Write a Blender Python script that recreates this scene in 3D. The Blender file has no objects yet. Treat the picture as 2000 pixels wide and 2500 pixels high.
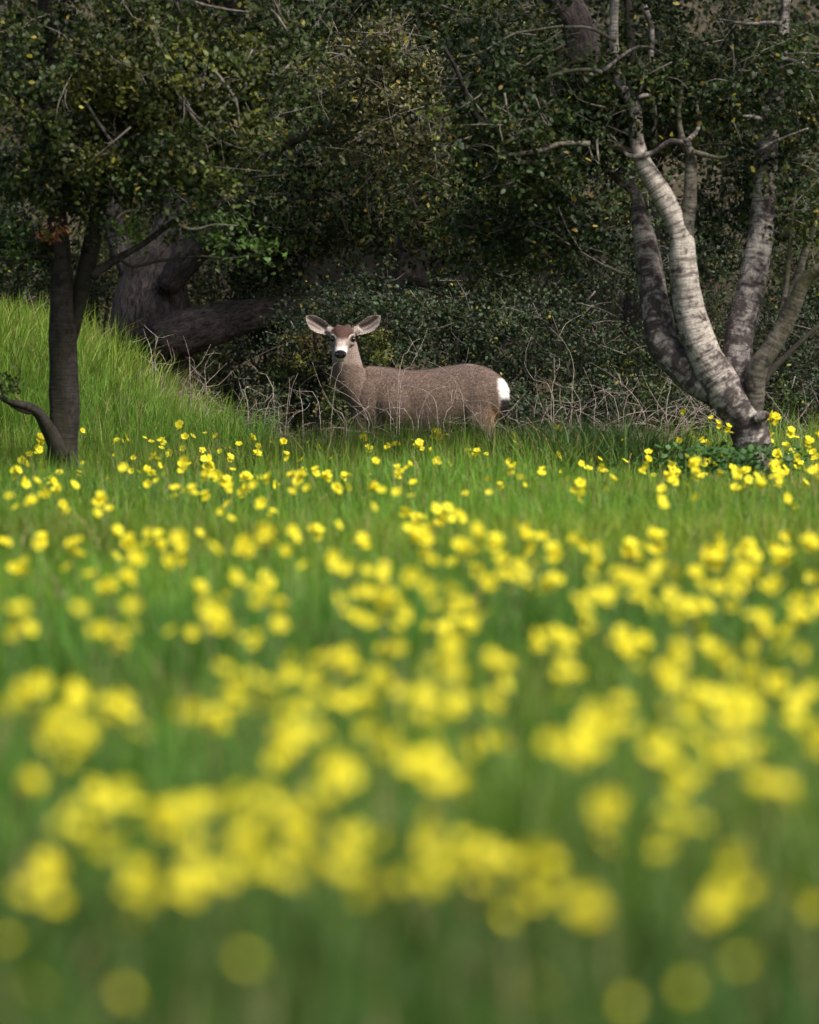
import bpy, bmesh, math, random
import numpy as np

# ------------------------------------------------------------------ camera, sky, sun, exposure
scene = bpy.context.scene
C = scene.collection
R = math.radians
CAM_H = 1.15
FPX = 200.0 / 24.0 * 2000.0            # focal length in photo pixels
PITCH = math.atan(460.0 / FPX)
cam_d = bpy.data.cameras.new('camera')
cam_d.lens = 200.0; cam_d.sensor_fit = 'HORIZONTAL'; cam_d.sensor_width = 24.0
cam_d.clip_start = 0.5; cam_d.clip_end = 3000.0
cam_d.dof.use_dof = True; cam_d.dof.focus_distance = 45.7; cam_d.dof.aperture_fstop = 2.6
cam = bpy.data.objects.new('camera', cam_d); C.objects.link(cam)
cam.location = (0, 0, CAM_H); cam.rotation_euler = (R(90) - PITCH, 0, 0)
scene.camera = cam

SUN_EL, SUN_AZ = 50.0, 132.0            # azimuth clockwise from +Y (view direction): right, a little behind the camera
world = bpy.data.worlds.new('World'); scene.world = world; world.use_nodes = True
wn = world.node_tree
sky = wn.nodes.new('ShaderNodeTexSky'); sky.sky_type = 'NISHITA'; sky.sun_disc = False
sky.sun_elevation = R(SUN_EL); sky.sun_rotation = R(SUN_AZ)
sky.air_density = 1.0; sky.dust_density = 5.0; sky.ozone_density = 1.0
bg = wn.nodes['Background']; bg.inputs[1].default_value = 0.09
wn.links.new(sky.outputs[0], bg.inputs[0])
sun_d = bpy.data.lights.new('sun', 'SUN'); sun_d.energy = 2.3; sun_d.angle = R(10.0); sun_d.color = (1.0, 0.965, 0.91)
sun = bpy.data.objects.new('sun', sun_d); C.objects.link(sun)
sun.rotation_euler = (R(90 - SUN_EL), 0, R(180 - SUN_AZ))
sun.location = (10, 10, 30)
vs = scene.view_settings
vs.view_transform = 'Standard'; vs.look = 'None'; vs.gamma = 1.0; vs.use_curve_mapping = False
vs.exposure = 1.15
cy = scene.cycles
cy.use_denoising = True
cy.max_bounces = 6; cy.diffuse_bounces = 3; cy.glossy_bounces = 2; cy.transmission_bounces = 3
cy.transparent_max_bounces = 4; cy.caustics_reflective = False; cy.caustics_refractive = False

rng = np.random.default_rng(7)
random.seed(7)

# ------------------------------------------------------------------ helpers
def P(px, py, d):
    """photo pixel on the plane at distance d along +Y -> world point"""
    rx = (px - 1000.0) / FPX; uy = -(py - 1250.0) / FPX
    dy = math.cos(PITCH) + uy * math.sin(PITCH); dz = -math.sin(PITCH) + uy * math.cos(PITCH)
    k = d / dy
    return np.array([rx * k, d, CAM_H + dz * k])
def M_PX(d): return d / FPX

def mesh_np(name, verts, tris, mat=None, col=None, smooth=True, vec=None, quads=None):
    me = bpy.data.meshes.new(name)
    verts = np.asarray(verts, np.float32)
    parts = []
    starts = []
    n = 0
    if tris is not None and len(tris):
        t = np.asarray(tris, np.int32); parts.append(t.ravel()); starts.append(np.arange(len(t)) * 3); n = len(t) * 3
    if quads is not None and len(quads):
        q = np.asarray(quads, np.int32); parts.append(q.ravel()); starts.append(n + np.arange(len(q)) * 4)
    li = np.concatenate(parts); ls = np.concatenate(starts)
    me.vertices.add(len(verts)); me.vertices.foreach_set('co', verts.ravel())
    me.loops.add(len(li)); me.loops.foreach_set('vertex_index', li.astype(np.int32))
    me.polygons.add(len(ls)); me.polygons.foreach_set('loop_start', ls.astype(np.int32))
    me.update(calc_edges=True)
    if smooth: me.polygons.foreach_set('use_smooth', np.ones(len(ls), bool))
    if col is not None:
        a = me.attributes.new('Col', 'FLOAT_COLOR', 'POINT')
        c = np.ones((len(verts), 4), np.float32); c[:, :3] = col
        a.data.foreach_set('color', c.ravel())
    if vec is not None:
        a = me.attributes.new('bark', 'FLOAT_VECTOR', 'POINT')
        a.data.foreach_set('vector', np.asarray(vec, np.float32).ravel())
    if mat: me.materials.append(mat)
    return me

def obj(name, me, parent=None, loc=None):
    o = bpy.data.objects.new(name, me); C.objects.link(o)
    if parent is not None: o.parent = parent
    if loc is not None: o.location = [float(v) for v in loc]
    return o
def tag(o, label=None, cat=None, group=None, kind=None):
    if label: o['label'] = label
    if cat: o['category'] = cat
    if group: o['group'] = group
    if kind: o['kind'] = kind
    return o
def empty(name, loc, label, cat, group=None):
    o = obj(name, None, None, loc); o.empty_display_size = 0.2
    return tag(o, label, cat, group)

def catmull(pts, vals, step):
    pts = np.asarray(pts, float); vals = np.asarray(vals, float)
    p = np.vstack([2 * pts[0] - pts[1], pts, 2 * pts[-1] - pts[-2]])
    v = np.concatenate([[vals[0]], vals, [vals[-1]]])
    op, ov = [], []
    for i in range(1, len(p) - 2):
        L = np.linalg.norm(p[i + 1] - p[i]); n = max(2, int(L / step))
        for k in range(n):
            t = k / n; t2, t3 = t * t, t ** 3
            b = np.array([-.5 * t3 + t2 - .5 * t, 1.5 * t3 - 2.5 * t2 + 1, -1.5 * t3 + 2 * t2 + .5 * t, .5 * t3 - .5 * t2])
            op.append(b @ p[i - 1:i + 3]); ov.append(v[i] * (1 - t) + v[i + 1] * t)
    op.append(p[-2]); ov.append(v[-2])
    return np.array(op), np.array(ov)

def tube(pts, rad, nseg=10, step=0.05, rough=0.0, seed=0, freq=9.0):
    """smooth tapered tube; returns verts, quads, tris, bark coords"""
    c, r = catmull(pts, rad, step)
    n = len(c)
    T = np.gradient(c, axis=0); T /= np.linalg.norm(T, axis=1, keepdims=True) + 1e-9
    ref = np.array([1., 0, 0]) if abs(T[0, 0]) < .8 else np.array([0, 0, 1.])
    N = np.zeros_like(c); prev = ref
    for i in range(n):
        v = prev - T[i] * (prev @ T[i]); v /= np.linalg.norm(v) + 1e-9; N[i] = v; prev = v
    B = np.cross(T, N)
    L = np.concatenate([[0], np.cumsum(np.linalg.norm(np.diff(c, axis=0), axis=1))])
    a = np.arange(nseg) / nseg * 2 * math.pi
    g = np.random.default_rng(seed)
    rr = np.repeat(r[:, None], nseg, 1)
    if rough > 0:
        f = np.zeros((n, nseg))
        for k in range(14):
            m = g.integers(1, 6); w = g.uniform(.5, freq); ph = g.uniform(0, 6.28); ph2 = g.uniform(0, 6.28)
            f += np.sin(m * a[None, :] + ph + .8 * np.sin(w * L[:, None] * .7 + ph2)) * np.sin(w * L[:, None] + ph2) / 14 ** .5
        rr = rr * (1 + rough * f)
    V = c[:, None, :] + rr[:, :, None] * (N[:, None, :] * np.cos(a)[None, :, None] + B[:, None, :] * np.sin(a)[None, :, None])
    bk = np.zeros((n, nseg, 3)); bk[..., 0] = r[:, None] * np.cos(a); bk[..., 1] = r[:, None] * np.sin(a); bk[..., 2] = L[:, None]
    bk[..., 0] += seed * 1.7
    i = np.arange(n - 1)[:, None] * nseg; j = np.arange(nseg)[None, :]; j2 = (j + 1) % nseg
    quads = np.stack([i + j, i + j2, i + nseg + j2, i + nseg + j], -1).reshape(-1, 4)
    V = V.reshape(-1, 3); bk = bk.reshape(-1, 3)
    V = np.vstack([V, c[0], c[-1]]); bk = np.vstack([bk, [seed * 1.7, 0, 0], [seed * 1.7, 0, L[-1]]])
    e = n * nseg; jj = np.arange(nseg); k2 = (jj + 1) % nseg
    tris = np.vstack([np.stack([np.full(nseg, e), k2, jj], -1), np.stack([np.full(nseg, e + 1), (n - 1) * nseg + jj, (n - 1) * nseg + k2], -1)])
    return V, quads, tris, bk
def join(pieces):
    V, Q, T, Bk, o = [], [], [], [], 0
    for v, q, t, b in pieces:
        V.append(v); Q.append(q + o); T.append(t + o); Bk.append(b); o += len(v)
    return np.vstack(V), np.vstack(Q), np.vstack(T), np.vstack(Bk)
def tube_obj(name, pts, rad, mat, parent, origin, **kw):
    v, q, t, b = tube(np.asarray(pts) - np.asarray(origin), rad, **kw)
    return obj(name, mesh_np(name, v, t, mat, quads=q, vec=b), parent)

def smooth(a, b, x):
    t = np.clip((np.asarray(x, float) - a) / (b - a), 0, 1); return t * t * (3 - 2 * t)
def ground_z(x, y):
    x = np.asarray(x, float); y = np.asarray(y, float)
    z = .025 * np.sin(x * 1.3 + y * .35) + .02 * np.sin(y * .9 + x * .4) * smooth(3, 10, y)
    hx = np.interp(x, [-9, -3.6, -2.76, -2.4, -2.07, -1.75, -1.52, -1.1, -.75], [1.25, 1.02, .84, .74, .56, .30, .14, .03, 0.])
    z = z + hx * smooth(42.3, 46.4, y)
    z = z + np.where(y > 53, .34 * (y - 53) * smooth(53, 60, y) * smooth(400, 120, y), 0)
    return z

# ------------------------------------------------------------------ materials
def nmat(name):
    m = bpy.data.materials.new(name); m.use_nodes = True
    nt = m.node_tree; return m, nt, nt.nodes['Principled BSDF'], nt.nodes['Material Output']
def leaf_mat(name, trans=0.3, rough=0.5, spec=0.4, sat=1.0):
    m, nt, b, out = nmat(name)
    at = nt.nodes.new('ShaderNodeAttribute'); at.attribute_name = 'Col'
    b.inputs['Roughness'].default_value = rough; b.inputs['Specular IOR Level'].default_value = spec
    nt.links.new(at.outputs['Color'], b.inputs['Base Color'])
    if trans:
        tr = nt.nodes.new('ShaderNodeBsdfTranslucent'); mx = nt.nodes.new('ShaderNodeMixShader'); mx.inputs[0].default_value = trans
        nt.links.new(at.outputs['Color'], tr.inputs['Color'])
        nt.links.new(b.outputs[0], mx.inputs[1]); nt.links.new(tr.outputs[0], mx.inputs[2]); nt.links.new(mx.outputs[0], out.inputs[0])
    return m
def ramp(nt, src, stops):
    r = nt.nodes.new('ShaderNodeValToRGB'); e = r.color_ramp.elements
    while len(e) < len(stops): e.new(.5)
    for k, (p, c) in enumerate(stops): e[k].position = p; e[k].color = (*c, 1)
    nt.links.new(src, r.inputs[0]); return r.outputs[0]
def noise(nt, vec, scale, detail=4, rough=.6, dist=0):
    n = nt.nodes.new('ShaderNodeTexNoise'); n.inputs['Scale'].default_value = scale; n.inputs['Detail'].default_value = detail
    n.inputs['Roughness'].default_value = rough; n.inputs['Distortion'].default_value = dist
    if vec is not None: nt.links.new(vec, n.inputs['Vector'])
    return n.outputs[0]
def mapping(nt, vec, sc):
    m = nt.nodes.new('ShaderNodeMapping'); m.inputs['Scale'].default_value = sc; nt.links.new(vec, m.inputs['Vector']); return m.outputs[0]
def mixc(nt, f, a, b, mode='MIX'):
    m = nt.nodes.new('ShaderNodeMix'); m.data_type = 'RGBA'; m.blend_type = mode
    for s, v in ((0, f), (6, a), (7, b)):
        if hasattr(v, 'is_output'): nt.links.new(v, m.inputs[s])
        else: m.inputs[s].default_value = v if s == 0 else (*v, 1)
    return m.outputs[2]
def bark_mat(name, pale, mid, dark, patch=.5, band=1.0, bump=.5, moss=None, foot=0.0):
    m, nt, b, out = nmat(name)
    at = nt.nodes.new('ShaderNodeAttribute'); at.attribute_name = 'bark'; v = at.outputs['Vector']
    n1 = noise(nt, mapping(nt, v, (6, 6, 62)), 1.0, 5, .7)                 # rings of lenticels
    n2 = noise(nt, mapping(nt, v, (11, 11, 12)), 1.0, 6, .72, .3)             # large patches
    n3 = noise(nt, mapping(nt, v, (60, 60, 30)), 1.0, 4, .7)
    c1 = ramp(nt, n1, [(.40, mid), (.50, pale), (.7, pale)])
    c2 = mixc(nt, band, mid, c1)
    sz = nt.nodes.new('ShaderNodeSeparateXYZ'); nt.links.new(v, sz.inputs[0])
    low = nt.nodes.new('ShaderNodeMapRange'); low.inputs[1].default_value = 1.15; low.inputs[2].default_value = .55; low.inputs[3].default_value = 0; low.inputs[4].default_value = foot
    nt.links.new(sz.outputs[2], low.inputs[0])
    ad = nt.nodes.new('ShaderNodeMath'); ad.operation = 'ADD'; nt.links.new(n2, ad.inputs[0]); nt.links.new(low.outputs[0], ad.inputs[1])
    f2 = ramp(nt, ad.outputs[0], [(patch - .05, (0, 0, 0)), (patch + .08, (.95, .95, .95))])
    c3 = mixc(nt, f2, c2, dark)
    if moss:
        f3 = ramp(nt, noise(nt, mapping(nt, v, (6, 6, 1.2)), 1.0, 3), [(.45, (0, 0, 0)), (.65, (.8, .8, .8))])
        c3 = mixc(nt, f3, c3, moss)
    g = ramp(nt, n3, [(.3, (.6, .6, .6)), (.7, (1.25, 1.25, 1.25))])
    c4 = mixc(nt, 1.0, c3, g, 'MULTIPLY')
    nt.links.new(c4, b.inputs['Base Color']); b.inputs['Roughness'].default_value = .85; b.inputs['Specular IOR Level'].default_value = .2
    bp = nt.nodes.new('ShaderNodeBump'); bp.inputs['Strength'].default_value = bump; bp.inputs['Distance'].default_value = .012
    h = nt.nodes.new('ShaderNodeMath'); h.operation = 'ADD'; nt.links.new(n1, h.inputs[0]); nt.links.new(n2, h.inputs[1])
    nt.links.new(h.outputs[0], bp.inputs['Height']); nt.links.new(bp.outputs[0], b.inputs['Normal'])
    return m
def furrow_mat(name, pale, dark, bump=1.0):
    m, nt, b, out = nmat(name)
    at = nt.nodes.new('ShaderNodeAttribute'); at.attribute_name = 'bark'; v = at.outputs['Vector']
    n1 = noise(nt, mapping(nt, v, (30, 30, 11)), 1.0, 7, .7, 1.2)
    n2 = noise(nt, mapping(nt, v, (5, 5, 4)), 1.0, 4, .6)
    c = ramp(nt, n1, [(.38, dark), (.62, pale)])
    g = ramp(nt, n2, [(.3, (.55, .55, .55)), (.7, (1.3, 1.3, 1.3))])
    nt.links.new(mixc(nt, 1.0, c, g, 'MULTIPLY'), b.inputs['Base Color'])
    b.inputs['Roughness'].default_value = .9; b.inputs['Specular IOR Level'].default_value = .15
    bp = nt.nodes.new('ShaderNodeBump'); bp.inputs['Strength'].default_value = bump; bp.inputs['Distance'].default_value = .03
    nt.links.new(n1, bp.inputs['Height']); nt.links.new(bp.outputs[0], b.inputs['Normal'])
    return m
M_leaf = leaf_mat('oak_leaf', .25, .55, .28)
M_grass = leaf_mat('grass_blade', .42, .5, .3)
M_petal = leaf_mat('yellow_petal', .35, .6, .2)
M_pale = bark_mat('pale_ringed_bark', (.40, .355, .31), (.165, .14, .12), (.045, .034, .033), .555, 1.0, .9, None, .13)
M_pale2 = bark_mat('mottled_bark', (.33, .295, .265), (.13, .11, .10), (.04, .03, .03), .495, 1.0, .9, None, .05)
M_mossy = bark_mat('mossy_bark', (.14, .125, .10), (.07, .06, .048), (.022, .018, .017), .53, 1.0, .8, (.05, .05, .018))
M_dark = bark_mat('dark_bark', (.036, .030, .025), (.019, .016, .013), (.008, .006, .006), .53, .8, .8, (.022, .022, .010))
M_oak = furrow_mat('furrowed_oak_bark', (.085, .071, .066), (.014, .011, .011), 1.0)
M_twig = bark_mat('dry_twig', (.44, .36, .31), (.26, .205, .175), (.12, .085, .075), .55, .8, .2)
M_ctwig = bark_mat('grey_twig', (.19, .165, .14), (.105, .09, .076), (.045, .037, .03), .55, .8, .2)

# ------------------------------------------------------------------ ground
def build_ground():
    def axis(core0, core1, step, far):
        a = list(np.arange(core0, core1 + 1e-6, step)); s = step
        while a[-1] < far: s *= 1.35; a.append(a[-1] + s)
        s = step
        while a[0] > -far: s *= 1.35; a.insert(0, a[0] - s)
        return np.array(a)
    xs = axis(-8, 8, .25, 900); ys = axis(0, 75, .25, 900)
    X, Y = np.meshgrid(xs, ys); Z = ground_z(X, Y)
    V = np.stack([X, Y, Z], -1).reshape(-1, 3); nx = len(xs)
    i = np.arange(len(ys) - 1)[:, None] * nx; j = np.arange(nx - 1)[None, :]
    Q = np.stack([i + j, i + j + 1, i + nx + j + 1, i + nx + j], -1).reshape(-1, 4)
    m, nt, b, out = nmat('soil_and_litter')
    g = nt.nodes.new('ShaderNodeNewGeometry'); pos = g.outputs['Position']
    sx = nt.nodes.new('ShaderNodeSeparateXYZ'); nt.links.new(pos, sx.inputs[0])
    mr = nt.nodes.new('ShaderNodeMapRange'); mr.inputs[1].default_value = 46.3; mr.inputs[2].default_value = 48.2
    wob = nt.nodes.new('ShaderNodeMath'); wob.operation = 'MULTIPLY_ADD'; wob.inputs[1].default_value = 2.0
    nt.links.new(noise(nt, pos, 1.6), wob.inputs[0]); nt.links.new(sx.outputs[1], wob.inputs[2])
    nt.links.new(wob.outputs[0], mr.inputs[0])
    green = ramp(nt, noise(nt, pos, 9), [(.3, (.03, .045, .014)), (.7, (.06, .085, .025))])
    lit = ramp(nt, noise(nt, pos, 24, 6, .7), [(.3, (.022, .017, .012)), (.55, (.06, .05, .032)), (.75, (.12, .095, .07))])
    nt.links.new(mixc(nt, mr.outputs[0], green, lit), b.inputs['Base Color']); b.inputs['Roughness'].default_value = .95
    b.inputs['Specular IOR Level'].default_value = .1
    o = obj('ground', mesh_np('ground', V, None, m, quads=Q)); tag(o, kind='structure')
build_ground()

# ------------------------------------------------------------------ leaves, crowns, trees
def rand_unit(n):
    v = rng.normal(size=(n, 3)); return v / np.linalg.norm(v, axis=1, keepdims=True)
def leaves_mesh(name, pos, size, col, mat=M_leaf, up=.6, aspect=.52):
    n = len(pos)
    nrm = rand_unit(n) + np.array([0, -.15, up]); nrm /= np.linalg.norm(nrm, axis=1, keepdims=True)
    a = rand_unit(n); a -= nrm * np.sum(a * nrm, 1, keepdims=True); a /= np.linalg.norm(a, axis=1, keepdims=True) + 1e-9
    s = np.cross(nrm, a)
    size = np.broadcast_to(size, (n,))[:, None]
    W = size * aspect * rng.uniform(.85, 1.15, (n, 1))
    f = size * rng.uniform(.02, .14, (n, 1)); cv = -size * rng.uniform(-.05, .16, (n, 1))
    k = [pos, pos + a * size * .3 + s * W * .5 + nrm * f, pos + a * size * .3 - s * W * .5 + nrm * f,
         pos + a * size * .72 + s * W * .4 + nrm * (f + cv * .4), pos + a * size * .72 - s * W * .4 + nrm * (f + cv * .4), pos + a * size + nrm * cv]
    V = np.stack(k, 1).reshape(-1, 3)
    b = np.arange(n)[:, None, None] * 6
    T = (b + np.array([[0, 1, 2], [1, 3, 2], [2, 3, 4], [3, 5, 4]])[None]).reshape(-1, 3)
    return mesh_np(name, V, T, mat, np.repeat(col, 6, 0), smooth=False)
PAL = {  # leaf colours: (colour, weight per clump)
    'dark':  [((.030, .046, .014), 5), ((.044, .060, .016), 3), ((.075, .085, .018), 1)],
    'olive': [((.038, .052, .014), 3), ((.065, .078, .017), 3), ((.11, .105, .02), 1.3)],
    'tan':   [((.055, .062, .018), 2), ((.115, .10, .045), 3), ((.14, .115, .06), 2), ((.08, .085, .02), 2)],
    'grey':  [((.036, .052, .026), 4), ((.052, .068, .034), 3), ((.04, .05, .02), 2)],
    'bright':[((.07, .12, .02), 3), ((.05, .085, .018), 2)],
    'gold':  [((.10, .10, .018), 3), ((.11, .075, .022), 1), ((.07, .09, .02), 3)]}
def clumps(ells, per, size, pal, clr=.14, odd=.025, flat=.55):
    """ells: (centre, radii, number of clumps). leaf positions, sizes, colours, clump centres"""
    cs = []
    for c, r, n in ells:
        u = rand_unit(n) * rng.uniform(.15, 1, (n, 1)) ** .45
        cs.append(np.asarray(c) + u * np.asarray(r))
    cs = np.vstack(cs); n = len(cs)
    cols = np.array([p[0] for p in PAL[pal]]); w = np.array([p[1] for p in PAL[pal]], float); w /= w.sum()
    cc = cols[rng.choice(len(cols), n, p=w)] * rng.uniform(.25, 1.0, (n, 1))
    cnt = rng.integers(int(per * .6), int(per * 1.4), n)
    idx = np.repeat(np.arange(n), cnt); N = len(idx)
    rad = clr * rng.uniform(.7, 1.4, n)
    sh = rng.normal(size=(n, 2)) * .25
    K_ = 6; dirs = rng.normal(size=(n, K_, 3)) * np.array([1, 1, flat]); dirs /= np.linalg.norm(dirs, axis=2, keepdims=True) + 1e-9
    dirs[..., 2] -= .15; dirs *= rng.uniform(.7, 1.5, (n, K_, 1))
    tt = rng.uniform(.1, 1, (N, 1)) ** .8
    off = dirs[idx, rng.integers(0, K_, N)] * rad[idx][:, None] * 1.15 * tt + rng.normal(size=(N, 3)) * .022
    off[:, 2] -= tt[:, 0] ** 2 * rad[idx] * .25
    pos = cs[idx] + off
    col = cc[idx] * rng.uniform(.55, 1.5, (N, 1)) * np.array([1.0, 1.16, .95])
    o = rng.random(N) < odd
    col[o] = np.array([.17, .12, .025]) * rng.uniform(.6, 1.5, (o.sum(), 1))
    o2 = rng.random(N) < odd * .5
    col[o2] = np.array([.20, .18, .02]) * rng.uniform(.7, 1.3, (o2.sum(), 1))
    return pos, size * rng.uniform(.65, 1.3, N), col, cs
def twig_mesh(name, cs, mat, length=.35, rad=.0035, share=.35, target=None):
    pieces = []
    sel = cs[rng.random(len(cs)) < share]
    for c in sel:
        d = rand_unit(1)[0] * np.array([1, .6, .8]); L = length * rng.uniform(.5, 1.5)
        b = c - d * L * .4; m = c + d * L * .1 + rand_unit(1)[0] * L * .12; e = c + d * L * .6 + rand_unit(1)[0] * L * .15
        pieces.append(tube([b, m, e], [rad * rng.uniform(.8, 2.2), rad, rad * .4], 4, .12, seed=int(rng.integers(99))))
        for _ in range(2):
            s = b + (e - b) * rng.uniform(.3, .8); q = s + rand_unit(1)[0] * L * rng.uniform(.2, .45)
            pieces.append(tube([s, (s + q) / 2 + rand_unit(1)[0] * .02, q], [rad * .8, rad * .6, rad * .3], 3, .15, seed=3))
    v, q, t, b = join(pieces)
    return mesh_np(name, v, t, mat, quads=q, vec=b)
def crown(root, origin, ells, per, size, pal, twig_mat=M_ctwig, name='crown', share=.3, twl=.35, **kw):
    o = np.asarray(origin)
    pos, sz, col, cs = clumps(ells, per, size, pal, **kw)
    tag(obj(name, leaves_mesh(name, pos - o, sz, col), root), kind='stuff')
    if twig_mat and share > 0:
        tag(obj('twigs', twig_mesh('twigs', cs - o, twig_mat, twl, share=share), root), kind='stuff')
def ell(px, py, d, rpx, rpy, rd, n):
    m = M_PX(d); return (P(px, py, d), (rpx * m, rd, rpy * m), n)
def pl(points, d, dd=0.0):
    """pixel polyline -> world points; d grows by dd along it"""
    n = len(points); return [P(x, y, d + dd * k / max(1, n - 1)) for k, (x, y, r) in enumerate(points)], [r * M_PX(d) for x, y, r in points]
c5 = lambda L: [(1300 + x / 2.464, 500 + y / 2.464, r / 2.464) for x, y, r in L]
c3 = lambda L: [(1000 + x / 1.725, y / 1.725, r / 1.725) for x, y, r in L]
c4 = lambda L: [(x / 2.156, 550 + y / 2.156, r / 2.156) for x, y, r in L]
c2 = lambda L: [(x / 1.725, y / 1.725, r / 1.725) for x, y, r in L]
def limb(name, pts, d, dd, mat, root, org, **kw):
    p, r = pl(pts, d, dd); return tube_obj(name, p, r, mat, root, org, **kw)

# --- pale many-stemmed tree on the right
D = 41.2
org = P(1842, 1260, D); org[2] = float(ground_z(org[0], org[1]))
rt = empty('oak_tree', org, 'pale-barked tree with several curving stems spreading from one base among yellow flowers', 'tree')
limb('trunk', c5([(1360, 1850, 165), (1345, 1640, 130), (1330, 1480, 112), (1300, 1340, 114), (1225, 1200, 124), (1125, 1060, 118), (1035, 890, 104), (965, 700, 97), (925, 500, 88), (905, 330, 82), (898, 230, 76), (880, 140, 66)]) + c3([(1102, 890, 44), (1050, 800, 45), (990, 700, 40), (960, 600, 32), (945, 450, 28), (885, 350, 23), (862, 200, 19), (866, 0, 16), (880, -200, 10)]), D, 0, M_pale, rt, org, nseg=36, step=.022, rough=.075, freq=24, seed=1)
limb('stem', c5([(1180, 1190, 80), (1030, 1075, 96), (870, 950, 100), (785, 830, 96), (752, 690, 88), (728, 500, 82), (692, 300, 76), (660, 150, 62), (640, 40, 50)]) + c3([(950, 815, 24), (885, 765, 15), (800, 690, 10)]), D, .55, M_pale2, rt, org, nseg=30, step=.022, rough=.085, freq=24, seed=2)
limb('stem', c5([(1330, 1330, 60), (1275, 1130, 82), (1232, 950, 92), (1262, 720, 92), (1308, 550, 86), (1345, 350, 80)]) + c3([(1482, 950, 52), (1502, 700, 49), (1513, 540, 46), (1542, 400, 36), (1572, 250, 26), (1578, 120, 22), (1590, -60, 18), (1600, -300, 12)]), D, .35, M_pale2, rt, org, nseg=30, step=.022, rough=.085, freq=24, seed=3)
limb('stem', c5([(1330, 1380, 50), (1335, 1180, 62), (1350, 1000, 64), (1450, 840, 56), (1560, 640, 48), (1632, 470, 42), (1720, 385, 32), (1850, 290, 26), (2000, 60, 16)]), D, -.3, M_mossy, rt, org, nseg=16, step=.03, rough=.05, seed=4)
limb('branch', c5([(1500, 740, 30), (1540, 560, 27), (1592, 440, 25), (1650, 250, 22), (1720, 80, 18), (1790, -120, 12)]), D, -.1, M_mossy, rt, org, nseg=10, step=.04, rough=.05, seed=5)
limb('branch', c5([(1495, 700, 20), (1525, 500, 17), (1545, 300, 14), (1560, 100, 11), (1590, -100, 6)]), D - .1, 0, M_mossy, rt, org, nseg=8, step=.05, rough=.05, seed=6)
limb('branch', c5([(1350, 1150, 30), (1420, 1020, 24), (1520, 915, 20), (1640, 800, 17), (1760, 700, 12), (1900, 600, 8)]), D + .3, .6, M_dark, rt, org, nseg=8, step=.05, rough=.05, seed=7)
limb('stem', c5([(918, 420, 30), (918, 330, 55), (916, 250, 64), (920, 140, 54)]) + c3([(1180, 860, 30), (1184, 720, 26), (1183, 640, 22), (1150, 590, 15), (1135, 480, 10), (1150, 350, 7)]), D + .03, -.1, M_mossy, rt, org, nseg=14, step=.03, rough=.06, seed=9)
limb('branch', c3([(975, 470, 26), (955, 380, 24), (935, 250, 22), (925, 100, 20), (915, -80, 14)]), D + .15, .2, M_dark, rt, org, nseg=10, step=.04, rough=.05, seed=10)
for k, (b, mt, dz) in enumerate([
    ([(1190, 640, 14), (1240, 650, 11), (1300, 665, 8), (1340, 655, 4)], M_mossy, -.1),
    ([(1185, 610, 12), (1100, 595, 14), (1050, 630, 12), (990, 655, 12), (920, 655, 10), (880, 610, 6), (850, 560, 4)], M_pale2, -.15),
    ([(1160, 600, 12), (1205, 560, 10), (1225, 500, 8), (1210, 430, 6), (1300, 350, 4)], M_pale2, -.15),
    ([(1480, 500, 10), (1440, 490, 8), (1405, 488, 5)], M_pale2, -.2),
    ([(1465, 640, 7), (1520, 605, 7), (1600, 570, 5), (1680, 540, 3)], M_pale2, -.3),
    ([(810, 305, 11), (770, 295, 9), (700, 295, 9), (620, 312, 9), (560, 345, 8), (515, 372, 6)], M_mossy, -.3),
    ([(515, 372, 5), (535, 420, 5), (555, 470, 3), (590, 520, 2)], M_mossy, -.3),
    ([(820, 300, 10), (860, 260, 8), (910, 225, 7), (965, 195, 6), (1030, 205, 4), (1090, 240, 3)], M_pale2, -.25),
    ([(960, 410, 9), (1010, 400, 10), (1030, 440, 9), (1035, 520, 7), (1010, 570, 5)], M_pale2, -.2),
    ([(1570, 100, 12), (1500, 95, 8), (1420, 100, 6), (1300, 80, 4)], M_pale2, -.25),
    ([(1580, 250, 10), (1650, 265, 9), (1700, 300, 7), (1800, 310, 5)], M_pale2, -.2),
    ([(790, 550, 7), (790, 620, 6), (798, 680, 4)], M_ctwig, -.2),
    ([(750, 600, 4), (770, 660, 4), (800, 690, 3)], M_ctwig, -.2),
    ([(985, 10, 12), (1020, 130, 12), (1015, 260, 11), (1000, 380, 10)], M_pale2, .1)]):
    limb('branch', c3(b), D + dz, rng.uniform(-.2, .2), mt, rt, org, nseg=7, step=.04, rough=.05, seed=20 + k)
for k, b in enumerate([
    [(965, 640, 26), (860, 625, 24), (740, 600, 23), (640, 600, 22), (560, 615, 22), (470, 590, 22), (400, 560, 22), (340, 535, 22), (285, 490, 20), (255, 430, 18), (215, 350, 16), (190, 270, 12), (150, 200, 7)],
    [(760, 604, 16), (640, 605, 16), (560, 640, 15), (470, 645, 14), (350, 648, 12), (250, 640, 8)],
    [(580, 640, 14), (540, 670, 14), (480, 680, 14), (420, 690, 12), (350, 725, 9), (290, 755, 5)],
    [(440, 720, 8), (430, 760, 8), (390, 785, 7), (340, 800, 6)],
    [(650, 110, 9), (540, 120, 8), (440, 145, 7), (360, 180, 6), (280, 230, 5), (200, 240, 3)],
    [(870, 180, 12), (760, 120, 10), (650, 110, 9)]]):
    limb('branch', c3([(x_ + rng.normal() * 5, y_ + rng.normal() * 6, r_ * .72) for x_, y_, r_ in b]), D - (0 if k == 0 else .35 if k < 4 else .1), -.45 if k == 0 else -.1, M_dark if k == 0 else M_mossy, rt, org, nseg=8, step=.05, rough=.06, seed=75 + k)
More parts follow.
